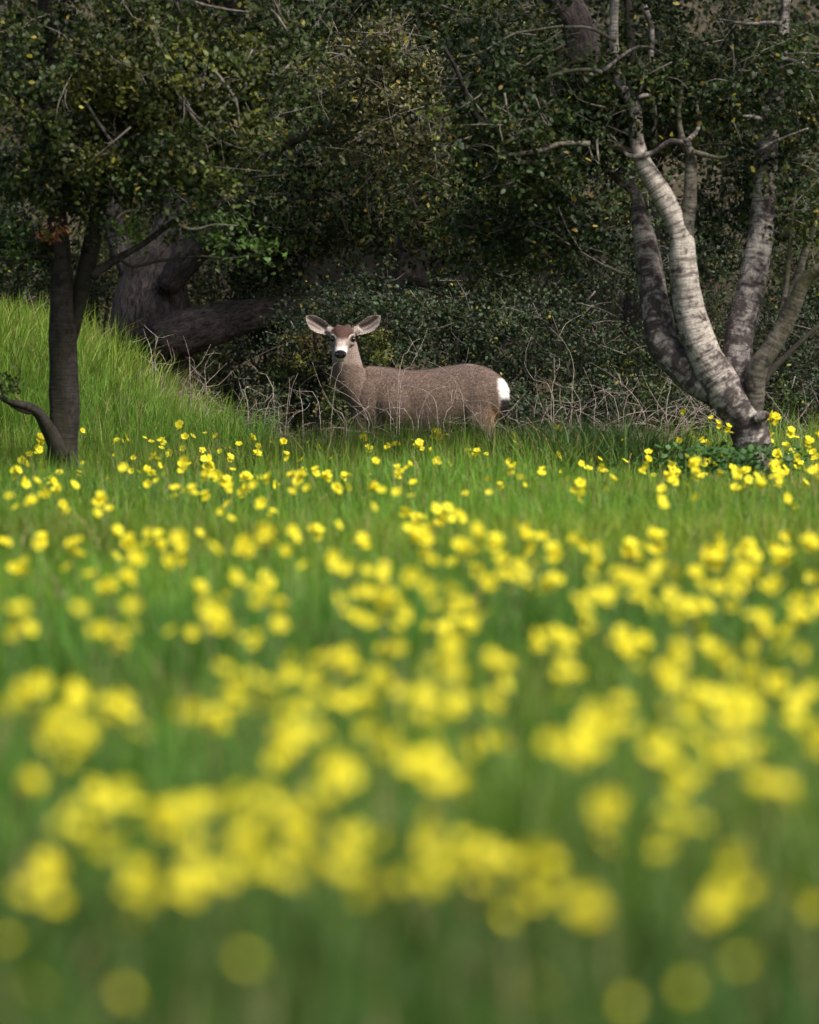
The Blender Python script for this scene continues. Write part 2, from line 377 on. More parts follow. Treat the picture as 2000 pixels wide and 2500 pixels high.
bl = limb('burl', c5([(1340, 1290, 30), (1385, 1272, 34), (1410, 1262, 24), (1420, 1258, 8)]), D - .12, -.05, M_pale2, rt, org, nseg=10, step=.01, rough=.12, seed=33)
crown(rt, org, [ell(1330, 300, D + .35, 210, 190, .7, 96), ell(1560, 210, D + .42, 240, 170, .72, 106), ell(1810, 230, D + .55, 240, 190, .75, 96), ell(1960, 200, D - .1, 90, 150, .5, 22),
                ell(1300, 560, D + .5, 200, 90, .6, 56), ell(1200, 300, D - .35, 140, 130, .3, 26), ell(1280, 400, D - .35, 120, 60, .25, 16), ell(1950, 480, D + .4, 140, 170, .7, 42), ell(1230, 120, D + .3, 160, 160, .7, 50), ell(1780, 480, D + .9, 120, 120, .4, 22),
                ell(1650, -150, D + .2, 460, 160, 1.1, 110)],
      74, .039, 'dark', clr=.15, share=.5, twl=.45, odd=.03)
crown(rt, org, [((1.2, D + .5, 5.3), (2.0, 1.8, 1.3), 150)], 22, .075, 'dark', None, name='unseen_upper_crown', clr=.3)  # coarse crown top above the frame, added for the shade it casts

# --- slim dark tree on the left
D = 40.6
org = P(155, 1260, D); org[2] = float(ground_z(org[0], org[1]))
lt = empty('oak_tree', org, 'slim dark-barked tree forking into two stems in front of the grassy bank', 'tree')
limb('trunk', c4([(335, 1700, 105), (332, 1400, 88), (332, 1170, 80), (336, 1000, 79), (336, 800, 78), (330, 600, 72), (325, 400, 61), (320, 200, 56), (312, 40, 52)]) + c2([(245, 950, 42), (222, 700, 38), (200, 450, 36), (192, 150, 34), (190, -100, 28), (200, -400, 18)]), D, .1, M_dark, lt, org, nseg=30, step=.025, rough=.07, freq=22, seed=41)
limb('stem', c4([(335, 760, 22), (362, 650, 32), (390, 540, 36), (412, 430, 38), (440, 300, 48), (472, 150, 48), (492, 40, 44)]) + c2([(408, 920, 34), (445, 780, 26), (470, 600, 22), (500, 350, 18), (520, 100, 14), (540, -150, 9)]), D + .06, .1, M_dark, lt, org, nseg=16, step=.03, rough=.06, seed=42)
limb('branch', c2([(390, 1170, 18), (430, 1130, 20), (520, 1075, 16), (600, 1030, 14), (680, 970, 13), (760, 920, 12), (860, 885, 10), (950, 830, 9), (985, 785, 7), (1060, 750, 6), (1200, 735, 3)]), D - .1, .3, M_dark, lt, org, nseg=8, step=.04, rough=.06, seed=43)
limb('branch', c2([(500, 1090, 8), (560, 1122, 8), (640, 1105, 7), (740, 1088, 6), (860, 1080, 5), (960, 1088, 5), (1060, 1075, 4), (1150, 1040, 2)]), D - .15, .2, M_dark, lt, org, nseg=6, step=.05, rough=.05, seed=44)
limb('branch', c4([(318, 1230, 50), (275, 1120, 42), (235, 1045, 36), (200, 985, 30), (130, 950, 24), (60, 935, 17), (0, 905, 14), (-90, 870, 10), (-200, 780, 6)]), D - .1, -.25, M_dark, lt, org, nseg=10, step=.04, rough=.08, seed=45)
limb('branch', c4([(215, 985, 14), (150, 985, 13), (90, 965, 10), (40, 930, 8), (0, 850, 5), (30, 810, 3)]), D - .2, -.1, M_dark, lt, org, nseg=7, step=.04, rough=.08, seed=46)
for k, b in enumerate([
    [(212, 560, 20), (170, 470, 14), (120, 425, 12), (60, 400, 10), (0, 350, 8), (-80, 330, 5)],
    [(245, 1090, 10), (150, 1080, 8), (90, 1100, 7), (0, 1093, 5), (-60, 1080, 4)],
    [(865, 265, 8), (860, 320, 7), (850, 380, 7), (835, 415, 6)],
    [(880, 270, 7), (930, 330, 7), (985, 405, 8), (1000, 450, 5), (1010, 540, 4)],
    [(985, 405, 6), (950, 440, 6), (920, 472, 5)],
    [(320, 330, 5), (350, 410, 6), (400, 490, 7), (450, 570, 8), (500, 630, 6)],
    [(470, 615, 6), (470, 650, 6), (462, 710, 4)],
    [(745, 10, 6), (755, 50, 6), (770, 75, 4), (740, 120, 4)],
    [(800, 0, 7), (860, 20, 6), (960, 40, 5), (1050, 50, 3)],
    [(1140, 40, 5), (1170, 70, 6), (1210, 130, 4)],
    [(490, 920, 5), (530, 890, 6), (580, 885, 4)],
    [(750, 945, 5), (800, 965, 6), (850, 960, 5), (900, 945, 3), (1000, 950, 2)]]):
    limb('branch', c2(b), D - .35 if k > 1 else D, rng.uniform(-.1, .1), M_ctwig if k > 1 else M_dark, lt, org, nseg=6, step=.04, rough=.05, seed=50 + k)
crown(lt, org, [ell(130, 170, D, 230, 190, .9, 120), ell(420, 140, D, 240, 170, .9, 125), ell(200, 400, D + .1, 220, 110, .8, 85), ell(460, 330, D, 190, 130, .8, 80),
                ell(640, 170, D + .3, 130, 170, .6, 50), ell(60, 560, D + .3, 110, 60, .5, 16), ell(350, -150, D + .2, 460, 150, 1.1, 110)],
      74, .039, 'olive', clr=.15, share=.35, twl=.4, odd=.015)
crown(lt, org, [ell(520, 545, D - .1, 130, 40, .3, 20), ell(300, 560, D - .2, 60, 40, .25, 8), ell(600, 600, D - .1, 70, 35, .25, 9), ell(30, 570, D - .1, 60, 50, .3, 8)], 26, .034, 'bright', name='low_leaves', clr=.10, share=0)
crown(lt, org, [ell(20, 940, D - .3, 26, 22, .12, 5)], 26, .03, 'dark', name='low_leaves', clr=.06, share=0)
crown(lt, org, [((-1.8, D + .3, 5.2), (1.8, 1.7, 1.3), 140)], 22, .075, 'dark', None, name='unseen_upper_crown', clr=.3)  # unseen top of this crown, added coarsely to cut the sky light
dl = np.vstack([P(118, 575, D - .25)[None] + rng.normal(size=(70, 3)) * np.array([.045, .04, .028]), P(150, 560, D - .3)[None] + rng.normal(size=(25, 3)) * .03])
tag(obj('dead_leaves', leaves_mesh('dead_leaves', dl - org, .03, np.array([.20, .085, .03]) * rng.uniform(.6, 1.3, (len(dl), 1))), lt), 'withered orange leaves by the fork', kind='stuff')

# --- massive old oak behind the bank
D = 50.0
org = P(410, 1150, D); org[2] = float(ground_z(org[0], org[1]))
oo = empty('old_oak_tree', org, 'massive old dark oak trunk with one thick low limb behind the grassy bank', 'tree')
limb('trunk', c4([(900, 1250, 150), (890, 980, 112), (872, 850, 116), (845, 710, 180), (815, 560, 222), (800, 420, 205), (815, 300, 178), (850, 200, 158), (900, 100, 135), (960, -60, 120), (1000, -300, 105), (1010, -650, 90), (980, -1100, 75), (960, -1700, 40)]), D, .5, M_oak, oo, org, nseg=40, step=.05, rough=.07, seed=61, freq=5)
limb('limb', c4([(800, 610, 90), (930, 575, 125), (1060, 545, 118), (1180, 505, 102), (1300, 480, 88), (1420, 450, 76), (1560, 430, 66), (1750, 380, 50), (1950, 250, 35)]), D - .2, .6, M_oak, oo, org, nseg=28, step=.05, rough=.07, seed=62, freq=5)
limb('limb', c4([(880, 330, 60), (970, 190, 84), (1080, 60, 80), (1180, -60, 66), (1300, -250, 50), (1480, -420, 34), (1700, -500, 20)]), D - .1, -.3, M_oak, oo, org, nseg=20, step=.05, rough=.07, seed=63, freq=5)
limb('limb', c4([(800, 420, 70), (700, 250, 66), (620, 60, 60), (560, -200, 50), (480, -600, 36), (380, -900, 20)]), D + .3, .5, M_oak, oo, org, nseg=20, step=.05, rough=.07, seed=64, freq=5)
crown(oo, org, [ell(620, 330, D + .6, 240, 190, 1.0, 80), ell(300, 300, D + 1.2, 320, 240, 1.0, 90), ell(760, 130, D + .5, 220, 170, 1.0, 80), ell(650, 570, D + .2, 130, 110, .6, 36), ell(60, 560, D + 1.2, 150, 160, .8, 36), ell(560, 480, D - .5, 170, 90, .4, 26)],
      70, .046, 'dark', clr=.19, share=.3, twl=.5, odd=.02)
crown(oo, org, [((-1.9, D + .5, 6.3), (3.4, 2.4, 1.8), 230)], 22, .09, 'dark', None, name='unseen_upper_crown', clr=.38)  # oak top out of view, added with large leaves for shading

# --- leaning oak behind the deer
D = 52.3
org = P(1180, 1080, D); org[2] = float(ground_z(org[0], org[1]))
lo = empty('leaning_oak_tree', org, 'dark leaning oak trunk with mossy limbs above the shrubs behind the deer', 'tree')
limb('trunk', [(1120, 1150, 75), (1180, 860, 62), (1250, 690, 56), (1290, 560, 56), (1320, 430, 60), (1375, 260, 52), (1420, 120, 50), (1385, 20, 44), (1340, -80, 40), (1300, -400, 26)], D, -.8, M_oak, lo, org, nseg=24, step=.05, rough=.06, seed=71)
limb('limb', [(1300, 530, 32), (1240, 620, 34), (1180, 680, 28), (1090, 700, 22), (990, 690, 14)], D - .3, -.5, M_oak, lo, org, nseg=16, step=.05, rough=.06, seed=72)
crown(lo, org, [ell(980, 280, D - 3.0, 200, 160, .7, 78), ell(880, 170, D - 3.2, 190, 130, .6, 60)], 64, .042, 'tan', clr=.16, share=.6, twl=.5, odd=.05)
crown(lo, org, [ell(1080, 500, D - 1.6, 270, 120, .8, 110), ell(1150, 120, D - 1.2, 230, 160, .9, 90), ell(820, 480, D - 1.8, 170, 130, .7, 66), ell(1000, 60, D - 1.2, 260, 120, .9, 80), ell(1420, 420, D - .6, 230, 200, .8, 80)],
      66, .044, 'dark', clr=.17, share=.4, twl=.5, odd=.045)
crown(lo, org, [((.9, D - 1, 6.2), (2.6, 2.0, 1.8), 190)], 22, .09, 'dark', None, name='unseen_upper_crown', clr=.38)  # out-of-frame top of the leaning oak, added to shade what lies below

# --- trees further back on the slope
for k, (px, d, pal, lab) in enumerate([
    (-80, 56.5, 'dark', 'shaded oak beyond the massive old trunk'),
    (560, 58.5, 'grey', 'greyish oak seen between the old trunk and the tan-leaved branches'),
    (1000, 57.5, 'dark', 'dark oak standing on the slope behind the deer'),
    (1560, 57.0, 'grey', 'grey-green oak standing behind the pale stems'),
    (2080, 56.0, 'dark', 'dark oak on the slope beyond the pale tree')]):
    z0 = float(ground_z(P(px, 900, d)[0], d)); org = P(px, 900, d); org[2] = z0
    bt = empty('oak_tree', org, lab, 'tree')
    x = org[0]
    v, q, t, b = tube(np.array([[0, 0, -.3], [.1, 0, .8], [-.05, .1, 1.8], [.2, .1, 3.0], [.1, 0, 4.6]]), [.26, .2, .17, .13, .06], 14, .1, .07, 90 + k)
    obj('trunk', mesh_np('trunk', v, t, M_oak, quads=q, vec=b), bt)
    for s in (-1, 1):
        v, q, t, b = tube(np.array([[0, .05, 1.6], [.4 * s, -.1, 2.0], [.9 * s, -.2, 2.3], [1.4 * s, -.1, 2.9]]), [.10, .08, .055, .03], 10, .1, .07, 95 + k)
        obj('limb', mesh_np('limb', v, t, M_oak, quads=q, vec=b), bt)
    crown(bt, org, [((x, d, z0 + 1.7), (1.3, .8, 1.3), 110), ((x - .6, d - .2, z0 + 2.7), (1.0, .8, 1.0), 80), ((x + .6, d - .2, z0 + 2.7), (1.0, .8, 1.0), 80)], 60, .05, pal, clr=.26, share=.2, twl=.6)
    crown(bt, org, [((x, d + .4, z0 + 4.8), (1.7, 1.6, 1.5), 130)], 22, .1, 'dark', None, name='unseen_upper_crown', clr=.4)  # unseen coarse tops of the slope trees, added for shade

# ------------------------------------------------------------------ evergreen shrubs behind the deer
def shrub(px, py, d, rx, rz, ry, n, pal, label, size=.03, clr=.15, extra=None):
    c = P(px, py, d); g = float(ground_z(c[0], d)); org = np.array([c[0], d, g])
    s = empty('evergreen_shrub', org, label, 'shrub', 'evergreen shrubs behind the deer')
    m = M_PX(d)
    for k in range(4):
        a = rng.uniform(-1, 1) * rx * m * .6; top = c[2] - g + rng.uniform(0, .5) * rz * m
        v, q, t, b = tube(np.array([[rng.uniform(-.05, .05), 0, -.05], [a * .4, rng.uniform(-.1, .1), top * .5], [a, rng.uniform(-.15, .15), top]]), [.022, .016, .006], 7, .08, .05, k)
        obj('stem', mesh_np('stem', v, t, M_oak, quads=q, vec=b), s)
    e = [((c[0], d, c[2]), (rx * m, ry, rz * m), n)]
    pos, sz, col, cs = clumps(e, 90, size, pal, clr=clr, odd=.02, flat=.8)
    if extra:
        pos2, sz2, col2, _ = clumps([ell(*extra)], 60, size, 'gold', clr=.08, odd=.1, flat=.9)
        pos = np.vstack([pos, pos2]); sz = np.concatenate([sz, sz2]); col = np.vstack([col, col2])
    keep = pos[:, 2] > ground_z(pos[:, 0], pos[:, 1])
    tag(obj('foliage', leaves_mesh('foliage', pos[keep] - org, sz[keep], col[keep]), s), kind='stuff')
    tag(obj('twigs', twig_mesh('twigs', cs - org, M_ctwig, .35, .003, .3), s), kind='stuff')
shrub(660, 740, 50.6, 120, 110, .45, 62, 'grey', 'grey-green shrub growing over the low oak limb')
shrub(610, 930, 51.6, 90, 110, .4, 36, 'grey', 'dark low shrub beneath the thick oak limb')
shrub(770, 820, 49.3, 105, 140, .45, 64, 'grey', 'dense grey-green shrub beside the deer\'s face', extra=(735, 880, 49.0, 60, 80, .2, 9))
shrub(835, 985, 48.3, 60, 80, .25, 22, 'dark', 'small dark bush tucked behind the deer\'s brisket')
shrub(740, 960, 49.6, 90, 110, .4, 44, 'dark', 'dark shrub low behind the deer\'s chest')
shrub(930, 790, 48.9, 110, 130, .4, 60, 'grey', 'shrub with a gold-green leafy patch above the deer\'s back', extra=(925, 835, 48.5, 32, 50, .14, 11))
shrub(1080, 810, 49.6, 130, 130, .5, 66, 'grey', 'dusky shrub rising over the middle of the deer\'s back')
shrub(1240, 860, 49.8, 120, 150, .5, 70, 'grey', 'dark shrub behind the deer\'s white rump')
shrub(1210, 700, 51.0, 150, 90, .5, 50, 'dark', 'dark shrub beneath the leaning oak trunk')
shrub(1400, 850, 49.4, 120, 150, .5, 76, 'grey', 'grey-green shrub behind the tangle of dry stalks')
shrub(1450, 650, 51.2, 140, 120, .5, 56, 'grey', 'tall grey shrub left of the mottled stem')
shrub(1560, 920, 49.8, 120, 120, .5, 62, 'dark', 'dark shrub behind the foot of the mottled stem')
shrub(1700, 700, 50.4, 130, 190, .5, 84, 'grey', 'tall grey-green shrub showing between the pale stems')
shrub(1720, 930, 50.2, 120, 120, .5, 50, 'dark', 'dark shrub behind the base of the pale tree')
shrub(1900, 860, 49.8, 130, 160, .5, 76, 'grey', 'dark shrub on the far side of the pale tree')
shrub(1990, 640, 51.0, 140, 160, .5, 60, 'dark', 'tall shrub behind the pale tree\'s mossy side stem')
shrub(520, 800, 53.5, 110, 130, .5, 60, 'olive', 'olive green shrub seen under the thick oak limb')
shrub(500, 960, 52.6, 110, 80, .4, 30, 'olive', 'low olive shrub in the gap below the thick oak limb')
shrub(330, 520, 54.2, 130, 110, .5, 62, 'dark', 'dark shrub closing the gap at the shoulder of the massive old oak')
shrub(250, 640, 53.8, 120, 120, .5, 56, 'olive', 'olive green shrub at the left flank of the massive old oak')
shrub(560, 620, 53.6, 140, 110, .5, 56, 'dark', 'dark shrub above the thick oak limb')
for k_, (u_, v_, d_) in enumerate(((1290, 1000, 47.9), (1390, 1010, 48.1), (1490, 1010, 47.9), (1590, 1010, 48.2), (1690, 1000, 48.0), (1930, 1010, 47.6), (640, 1010, 48.4))):
    shrub(u_, v_, d_, 75, 70, .3, 22, 'dark' if k_ % 2 else 'grey', ['low dark bush behind the deer\'s tail', 'low dark bush amid the dry stalks beyond the deer\'s tail', 'low bush at the middle of the dry stalk tangle', 'low dark bush where the dry stalks near the mottled stem', 'low bush right behind the base of the pale tree', 'low dark bush beside the pale tree on its mossy-stem side', 'low bush among the dry stalks between old oak and deer'][k_])
shrub(40, 700, 51.2, 140, 110, .5, 56, 'grey', 'grey shrub at the top of the grassy bank')
shrub(210, 740, 52.0, 100, 120, .5, 44, 'dark', 'shrub between the slim dark trunk and the massive old oak')

# ------------------------------------------------------------------ the deer
DD = 46.0; K = M_PX(DD); U0 = 1022.0
def dx(u): return (u - U0) * K
def dz(v): return float(P(1000, v, DD)[2])
def loft(rings, n=28):
    """rings: (centre xyz, axis-a vec, axis-b vec); closed"""
    V = []; a = np.arange(n) / n * 2 * math.pi
    for c, A, Bv in rings:
        ca, sa = np.cos(a), np.sin(a)
        ca = np.sign(ca) * np.abs(ca) ** .9; sa = np.sign(sa) * np.abs(sa) ** .9
        V.append(np.asarray(c) + ca[:, None] * np.asarray(A) + sa[:, None] * np.asarray(Bv))
    m = len(rings); V = np.vstack(V + [[rings[0][0]], [rings[-1][0]]])
    i = np.arange(m - 1)[:, None] * n; j = np.arange(n)[None]; j2 = (j + 1) % n
    Q = np.stack([i + j, i + j2, i + n + j2, i + n + j], -1).reshape(-1, 4).tolist(); e = m * n
    T = [(e, (k + 1) % n, k) for k in range(n)] + [(e + 1, (m - 1) * n + k, (m - 1) * n + (k + 1) % n) for k in range(n)]
    return V, Q + T
def resample(rows, n):
    rows = np.array(rows, float); t = np.linspace(0, len(rows) - 1, n)
    p = np.vstack([2 * rows[0] - rows[1], rows, 2 * rows[-1] - rows[-2]]); out = []
    for s in t:
        i = min(int(s), len(rows) - 2); f = s - i; b = np.array([-.5 * f ** 3 + f * f - .5 * f, 1.5 * f ** 3 - 2.5 * f * f + 1, -1.5 * f ** 3 + 2 * f * f + .5 * f, .5 * f ** 3 - .5 * f * f])
        out.append(b @ p[i:i + 4])
    return np.array(out)
def build_deer():
    yaw = lambda u: -.20 * dx(u)                      # rump a little nearer the camera than the chest
    bm = bmesh.new()
    def add(V, F):
        b2 = bmesh.new(); vs_ = [b2.verts.new(v) for v in V]
        for f in F:
            try: b2.faces.new([vs_[i] for i in f])
            except ValueError: pass
        bmesh.ops.recalc_face_normals(b2, faces=b2.faces)
        tmp = bpy.data.meshes.new('t'); b2.to_mesh(tmp); b2.free(); bm.from_mesh(tmp); bpy.data.meshes.remove(tmp)
    def ball(c, r):
        n = 14; rings = []
        for k in range(n):
            th = math.pi * (k + .5) / n
            rings.append(((c[0], c[1], c[2] + r[2] * math.cos(th)), (r[0] * math.sin(th), 0, 0), (0, r[1] * math.sin(th), 0)))
        add(*loft(rings, 20))
    # torso: u, top v, bottom v, half width
    tor = resample([(852, 962, 1000, .05), (868, 925, 1028, .105), (895, 893, 1044, .135), (935, 892, 1062, .155), (1000, 900, 1068, .175), (1050, 897, 1068, .182),
                    (1100, 889, 1046, .172), (1145, 884, 1026, .150), (1187, 893, 1022, .138), (1214, 909, 1024, .122), (1232, 927, 1006, .085), (1241, 945, 985, .045)], 34)
    add(*loft([((dx(u), yaw(u), dz((t + b) / 2)), (0, hw, 0), (0, 0, (b - t) / 2 * K)) for u, t, b, hw in tor], 36))
    for sy in (-1, 1):
        ball((dx(915), yaw(915) + sy * .074, dz(975)), (50 * K, .078, 64 * K))      # shoulder
        ball((dx(905), yaw(905) + sy * .045, dz(918)), (24 * K, .055, 28 * K))        # shoulder blade
        ball((dx(1000), yaw(1000) + sy * .088, dz(985)), (80 * K, .088, 60 * K))     # ribs
        ball((dx(1176), yaw(1176) + sy * .072, dz(965)), (50 * K, .078, 62 * K))    # haunch
    # neck: v, left u, right u, half depth, y
    nk = resample([(1022, 872, 935, .10, .05), (990, 851, 930, .125, .055), (960, 835, 925, .12, .05), (930, 818, 905, .102, .035), (900, 813, 890, .088, .02), (870, 811, 880, .08, .01), (842, 812, 873, .075, .005), (818, 818, 866, .06, .005), (808, 826, 858, .04, .01)], 24)
    add(*loft([((dx((a + b) / 2), y, dz(v)), ((b - a) / 2 * K, 0, 0), (0, hd, 0)) for v, a, b, hd, y in nk], 30))
    # head: y, v centre, half width px, half height px  (pointing at the camera and tilted down)
    hd = resample([(.075, 806, 12, 9), (.05, 806, 22, 15), (.01, 808, 26.5, 19), (-.035, 815, 27, 23), (-.07, 826, 24, 23), (-.11, 838, 18, 20), (-.15, 850, 15.5, 18), (-.18, 860, 15, 16), (-.197, 864, 12, 13), (-.205, 866, 7, 8)], 26)
    tl = np.array([0, -.62, -.78]); up_ = np.array([0, -.45, .89])
    add(*loft([((dx(837 - 4.5 * min(1, max(0, (-.06 - y) / .12))), y, dz(v)), (w * K, 0, 0), tuple(up_ * h * K)) for y, v, w, h in hd], 26))
    ball((dx(833), -.125, dz(869)), (10.5 * K, .05, 10 * K))                       # lower jaw and chin
    for s in (-1, 1):
        ball((dx(837 + s * 22), -.05, dz(814)), (8.5 * K, .03, 8.5 * K))           # brow ridge
        ball((dx(837 + s * 21), -.05, dz(834)), (8 * K, .035, 8 * K))              # cheek
        ball((dx(838 + s * 12), .0, dz(794)), (7.5 * K, .03, 6 * K))               # crown bumps
        ball((dx(832 + s * 9.5), -.182, dz(861)), (6.5 * K, .018, 6 * K))          # nostril wings
    # ears: cupped shells opening to the camera
    for s in (-1, 1):
        b0 = np.array([dx(838 + s * 25), .012, dz(808)]); tip = np.array([dx(838 + s * 92), .0, dz(767.5)])
        ax = tip - b0; L = np.linalg.norm(ax); ax /= L
        side = np.cross(ax, [0, -1., 0]); side /= np.linalg.norm(side); 
        if side[2] < 0: side = -side                                             # upper edge direction
        fr = np.array([0, -1., 0])
        W = [(0, .030, .030), (.12, .034, .036), (.28, .036, .050), (.45, .041, .061), (.62, .042, .062), (.78, .036, .050), (.9, .024, .031), (.97, .012, .014), (1.0, .003, .004)]
        ns, nu = 26, 16
        Vf, Vb = [], []
        for i in range(ns):
            t = i / (ns - 1); wu = np.interp(t, [w[0] for w in W], [w[1] for w in W]); wl = np.interp(t, [w[0] for w in W], [w[2] for w in W])
            cup = np.interp(t, [0, .2, .6, 1], [.035, .036, .024, .004])
            for j in range(nu):
                q = -1 + 2 * j / (nu - 1)
                off = side * (wu * q if q > 0 else wl * q)
                dep = -fr * cup * (1 - q * q)
                p = b0 + ax * L * t + off * 1.0 + dep - fr * .0
                th = .0105 * (1 - .35 * abs(q)) * (1 - .35 * t)
                Vf.append(p); Vb.append(p - fr * th)
        V = np.array(Vf + Vb); o = ns * nu; F = []
        for i in range(ns - 1):
            for j in range(nu - 1):
                a = i * nu + j; F.append((a, a + 1, a + nu + 1, a + nu)); F.append((o + a, o + a + nu, o + a + nu + 1, o + a + 1))
        for i in range(ns - 1):
            for j in (0, nu - 1):
                a = i * nu + j; F.append((a, a + nu, o + a + nu, o + a))
        for j in range(nu - 1):
            for i in (0, ns - 1):
                a = i * nu + j; F.append((a, a + 1, o + a + 1, o + a))
        add(V, F)
        r_ = [(tuple(b0 - ax * .02 + np.array([0, .02, 0])), .02), (tuple(b0 + ax * .015 + np.array([0, .018, 0])), .027), (tuple(b0 + ax * .05 + np.array([0, .02, 0])), .022)]
        add(*loft([(c, tuple(side * r), (0, r, 0)) for c, r in r_], 18))
    # legs: (x, y, z, r along x, r along y)
    def leg(rows):
        rows = resample(rows, 30); add(*loft([((x, y, z), (a, 0, 0), (0, b, 0)) for x, y, z, a, b in rows], 18))
    for u, sy, f in ((884, -1, 0), (902, 1, .04)):
        x = dx(u); y = yaw(u) + sy * .075
        leg([(x + .02, y * 1 + 0, .62, .085, .06), (x + .0, y, .52, .07, .055), (x - .01 + f, y, .44, .05, .042), (x - .005 + f, y, .34, .031, .03), (x + f, y, .29, .029, .028), (x - .004 + f, y, .25, .022, .022),
             (x - .004 + f, y, .12, .017, .017), (x - .006 + f, y, .085, .022, .02), (x - .02 + f, y, .055, .018, .018), (x - .03 + f, y, .03, .026, .022), (x - .035 + f, y, .0, .034, .026)])
    for u, sy, f in ((1172, -1, 0), (1160, 1, -.05)):
        x = dx(u); y = yaw(u) + sy * .085
        leg([(x + .0, y, .70, .13, .06), (x + .0, y, .58, .115, .062), (x + .005, y, .50, .088, .055), (x + .03 + f, y, .43, .056, .042), (x + .075 + f, y, .36, .036, .03), (x + .10 + f, y, .315, .034, .026),
             (x + .085 + f, y, .26, .024, .021), (x + .075 + f, y, .12, .018, .017), (x + .07 + f, y, .085, .023, .02), (x + .055 + f, y, .055, .019, .018), (x + .045 + f, y, .03, .026, .022), (x + .04 + f, y, .0, .034, .026)])
    # tail
    tr = resample([(dx(1226), yaw(1226), dz(930), .016, .02), (dx(1231), yaw(1231) - .005, dz(940), .020, .028), (dx(1233), yaw(1233) - .01, dz(962), .022, .032), (dx(1233), yaw(1233) - .01, dz(985), .020, .03), (dx(1232), yaw(1233) - .005, dz(1002), .014, .02), (dx(1235), yaw(1239), dz(1014), .004, .006)], 16)
    add(*loft([((x, y, z), (a, 0, 0), (0, b, 0)) for x, y, z, a, b in tr], 16))
    me0 = bpy.data.meshes.new('deer_raw'); bm.to_mesh(me0); bm.free()
    tmp = obj('deer_raw', me0)
    md = tmp.modifiers.new('r', 'REMESH'); md.mode = 'VOXEL'; md.voxel_size = .0052
    sm = tmp.modifiers.new('s', 'SMOOTH'); sm.factor = .5; sm.iterations = 5
    dg = bpy.context.evaluated_depsgraph_get()
    me = bpy.data.meshes.new_from_object(tmp.evaluated_get(dg))
    bpy.data.objects.remove(tmp); bpy.data.meshes.remove(me0)
    nv = len(me.vertices); co = np.zeros(nv * 3); me.vertices.foreach_get('co', co); co = co.reshape(-1, 3)
    no = np.zeros(nv * 3); me.vertices.foreach_get('normal', no); no = no.reshape(-1, 3)
    u = co[:, 0] / K + U0; v = 790 - (co[:, 2] - 1.15) / K; y = co[:, 1]
    g = np.random.default_rng(5)
    nz = sum(np.sin(co @ g.normal(size=3) * f + g.uniform(0, 6)) for f in (9, 14, 22, 31, 45, 60)) / 6
    col = np.tile(np.array([.190, .136, .106]), (nv, 1))
    def blend(mask, c, k=1.0):
        m = np.clip(mask * k, 0, 1)[:, None]; col[:] = col * (1 - m) + np.array(c) * m
    S = smooth
    blend(S(950, 890, v) * S(890, 930, u), (.125, .09, .078), .75)                        # greyer along the back
    blend(S(1010, 1050, v) * S(905, 960, u) * S(1180, 1120, u), (.24, .20, .16), .5)     # paler belly
    blend(S(950, 1010, v) * S(900, 865, u), (.07, .05, .045), .7)                        # shade of the lower chest painted dark into the coat
    head = S(.02, -.01, y) * S(888, 880, v)
    hcx = np.abs(u - 837)
    # lower neck slightly paler stripe below the chin
    blend(S(880, 890, v) * S(930, 900, v) * S(20, 8, np.abs(u - 838)) * S(0, -.4, no[:, 1]), (.21, .165, .14), .6)
    blend(head, (.24, .19, .165))
    blend(head * S(829, 819, v + .22 * hcx) * S(34, 28, hcx), (.070, .040, .032))        # russet forehead cap
    for s in (-1, 1):                                                                    # dark brow, pale eye arcs
        e = np.hypot((u - (837 + s * 17)) / 9, (v - 814) / 8); blend(head * S(1.1, .5, e), (.05, .026, .022), .8)
        e = np.hypot((u - (837 + s * 26.5)) / 10, (v - 822) / 9.5); blend(head * S(.25, .12, np.abs(e - 1)) * S(824, 818, v), (.50, .43, .38), .8)
        e = np.hypot((u - (837 + s * 26)) / 7, (v - 825) / 5.5); blend(head * S(1.5, 1.0, e), (.03, .022, .02), .9)
    blend(head * S(-.055, -.08, y) * S(824, 832, v) * S(20, 9, np.abs(u - 834)), (.40, .35, .31), .8)   # pale face
    blend(head * S(-.135, -.168, y) * S(840, 848, v + .35 * np.abs(u - 833)), (.70, .67, .64), .95)                                 # white muzzle
    blend(head * S(-.085, -.105, y) * S(866, 872, v), (.72, .68, .64), .9)                 # white chin
    for s in (-1, 1):
        blend(head * S(3.0, 1.2, np.abs(u - (834 + s * (14 - (v - 828) * .2)))) * S(828, 832, v) * S(850, 842, v), (.16, .12, .10), .5)
    blend(head * S(-.15, -.165, y) * S(871, 869, v) * S(2.2, 1.0, np.abs(v - 873 + .12 * np.abs(u - 832))), (.03, .025, .02))   # mouth
    nm = S(1.15, .9, np.hypot((u - 832) / 15.0, (v - 860.5) / 10.5)) * head * S(-.145, -.16, y)
    blend(nm, (.012, .011, .014)); 
    # ears
    ear = S(26, 30, hcx) * S(826, 821, v)
    side = np.sign(u - 838)
    t = ((hcx - 25) * 67 + (808 - v) * 40.5) / (67 ** 2 + 40.5 ** 2)                     # along the ear
    w = ((hcx - 25) * 40.5 - (808 - v) * 67) / math.hypot(67, 40.5)                     # across (down positive)
    inner = ear * S(.1, -.25, no[:, 1])
    blend(ear, (.17, .135, .115))
    blend(inner, (.30, .255, .235))
    st = nz * 4
    blend(inner * S(6, 3, np.abs(w + 3 + st)) * S(.22, .36, t) * S(.97, .85, t), (.075, .045, .038), .9)
    blend(inner * S(4, 1.5, np.abs(w - 9 + st)) * S(.3, .45, t) * S(.9, .8, t), (.12, .08, .07), .7)
    rim = ear * S(-.45, .0, no[:, 1]) * S(.35, .1, np.abs(no[:, 1] + .1))
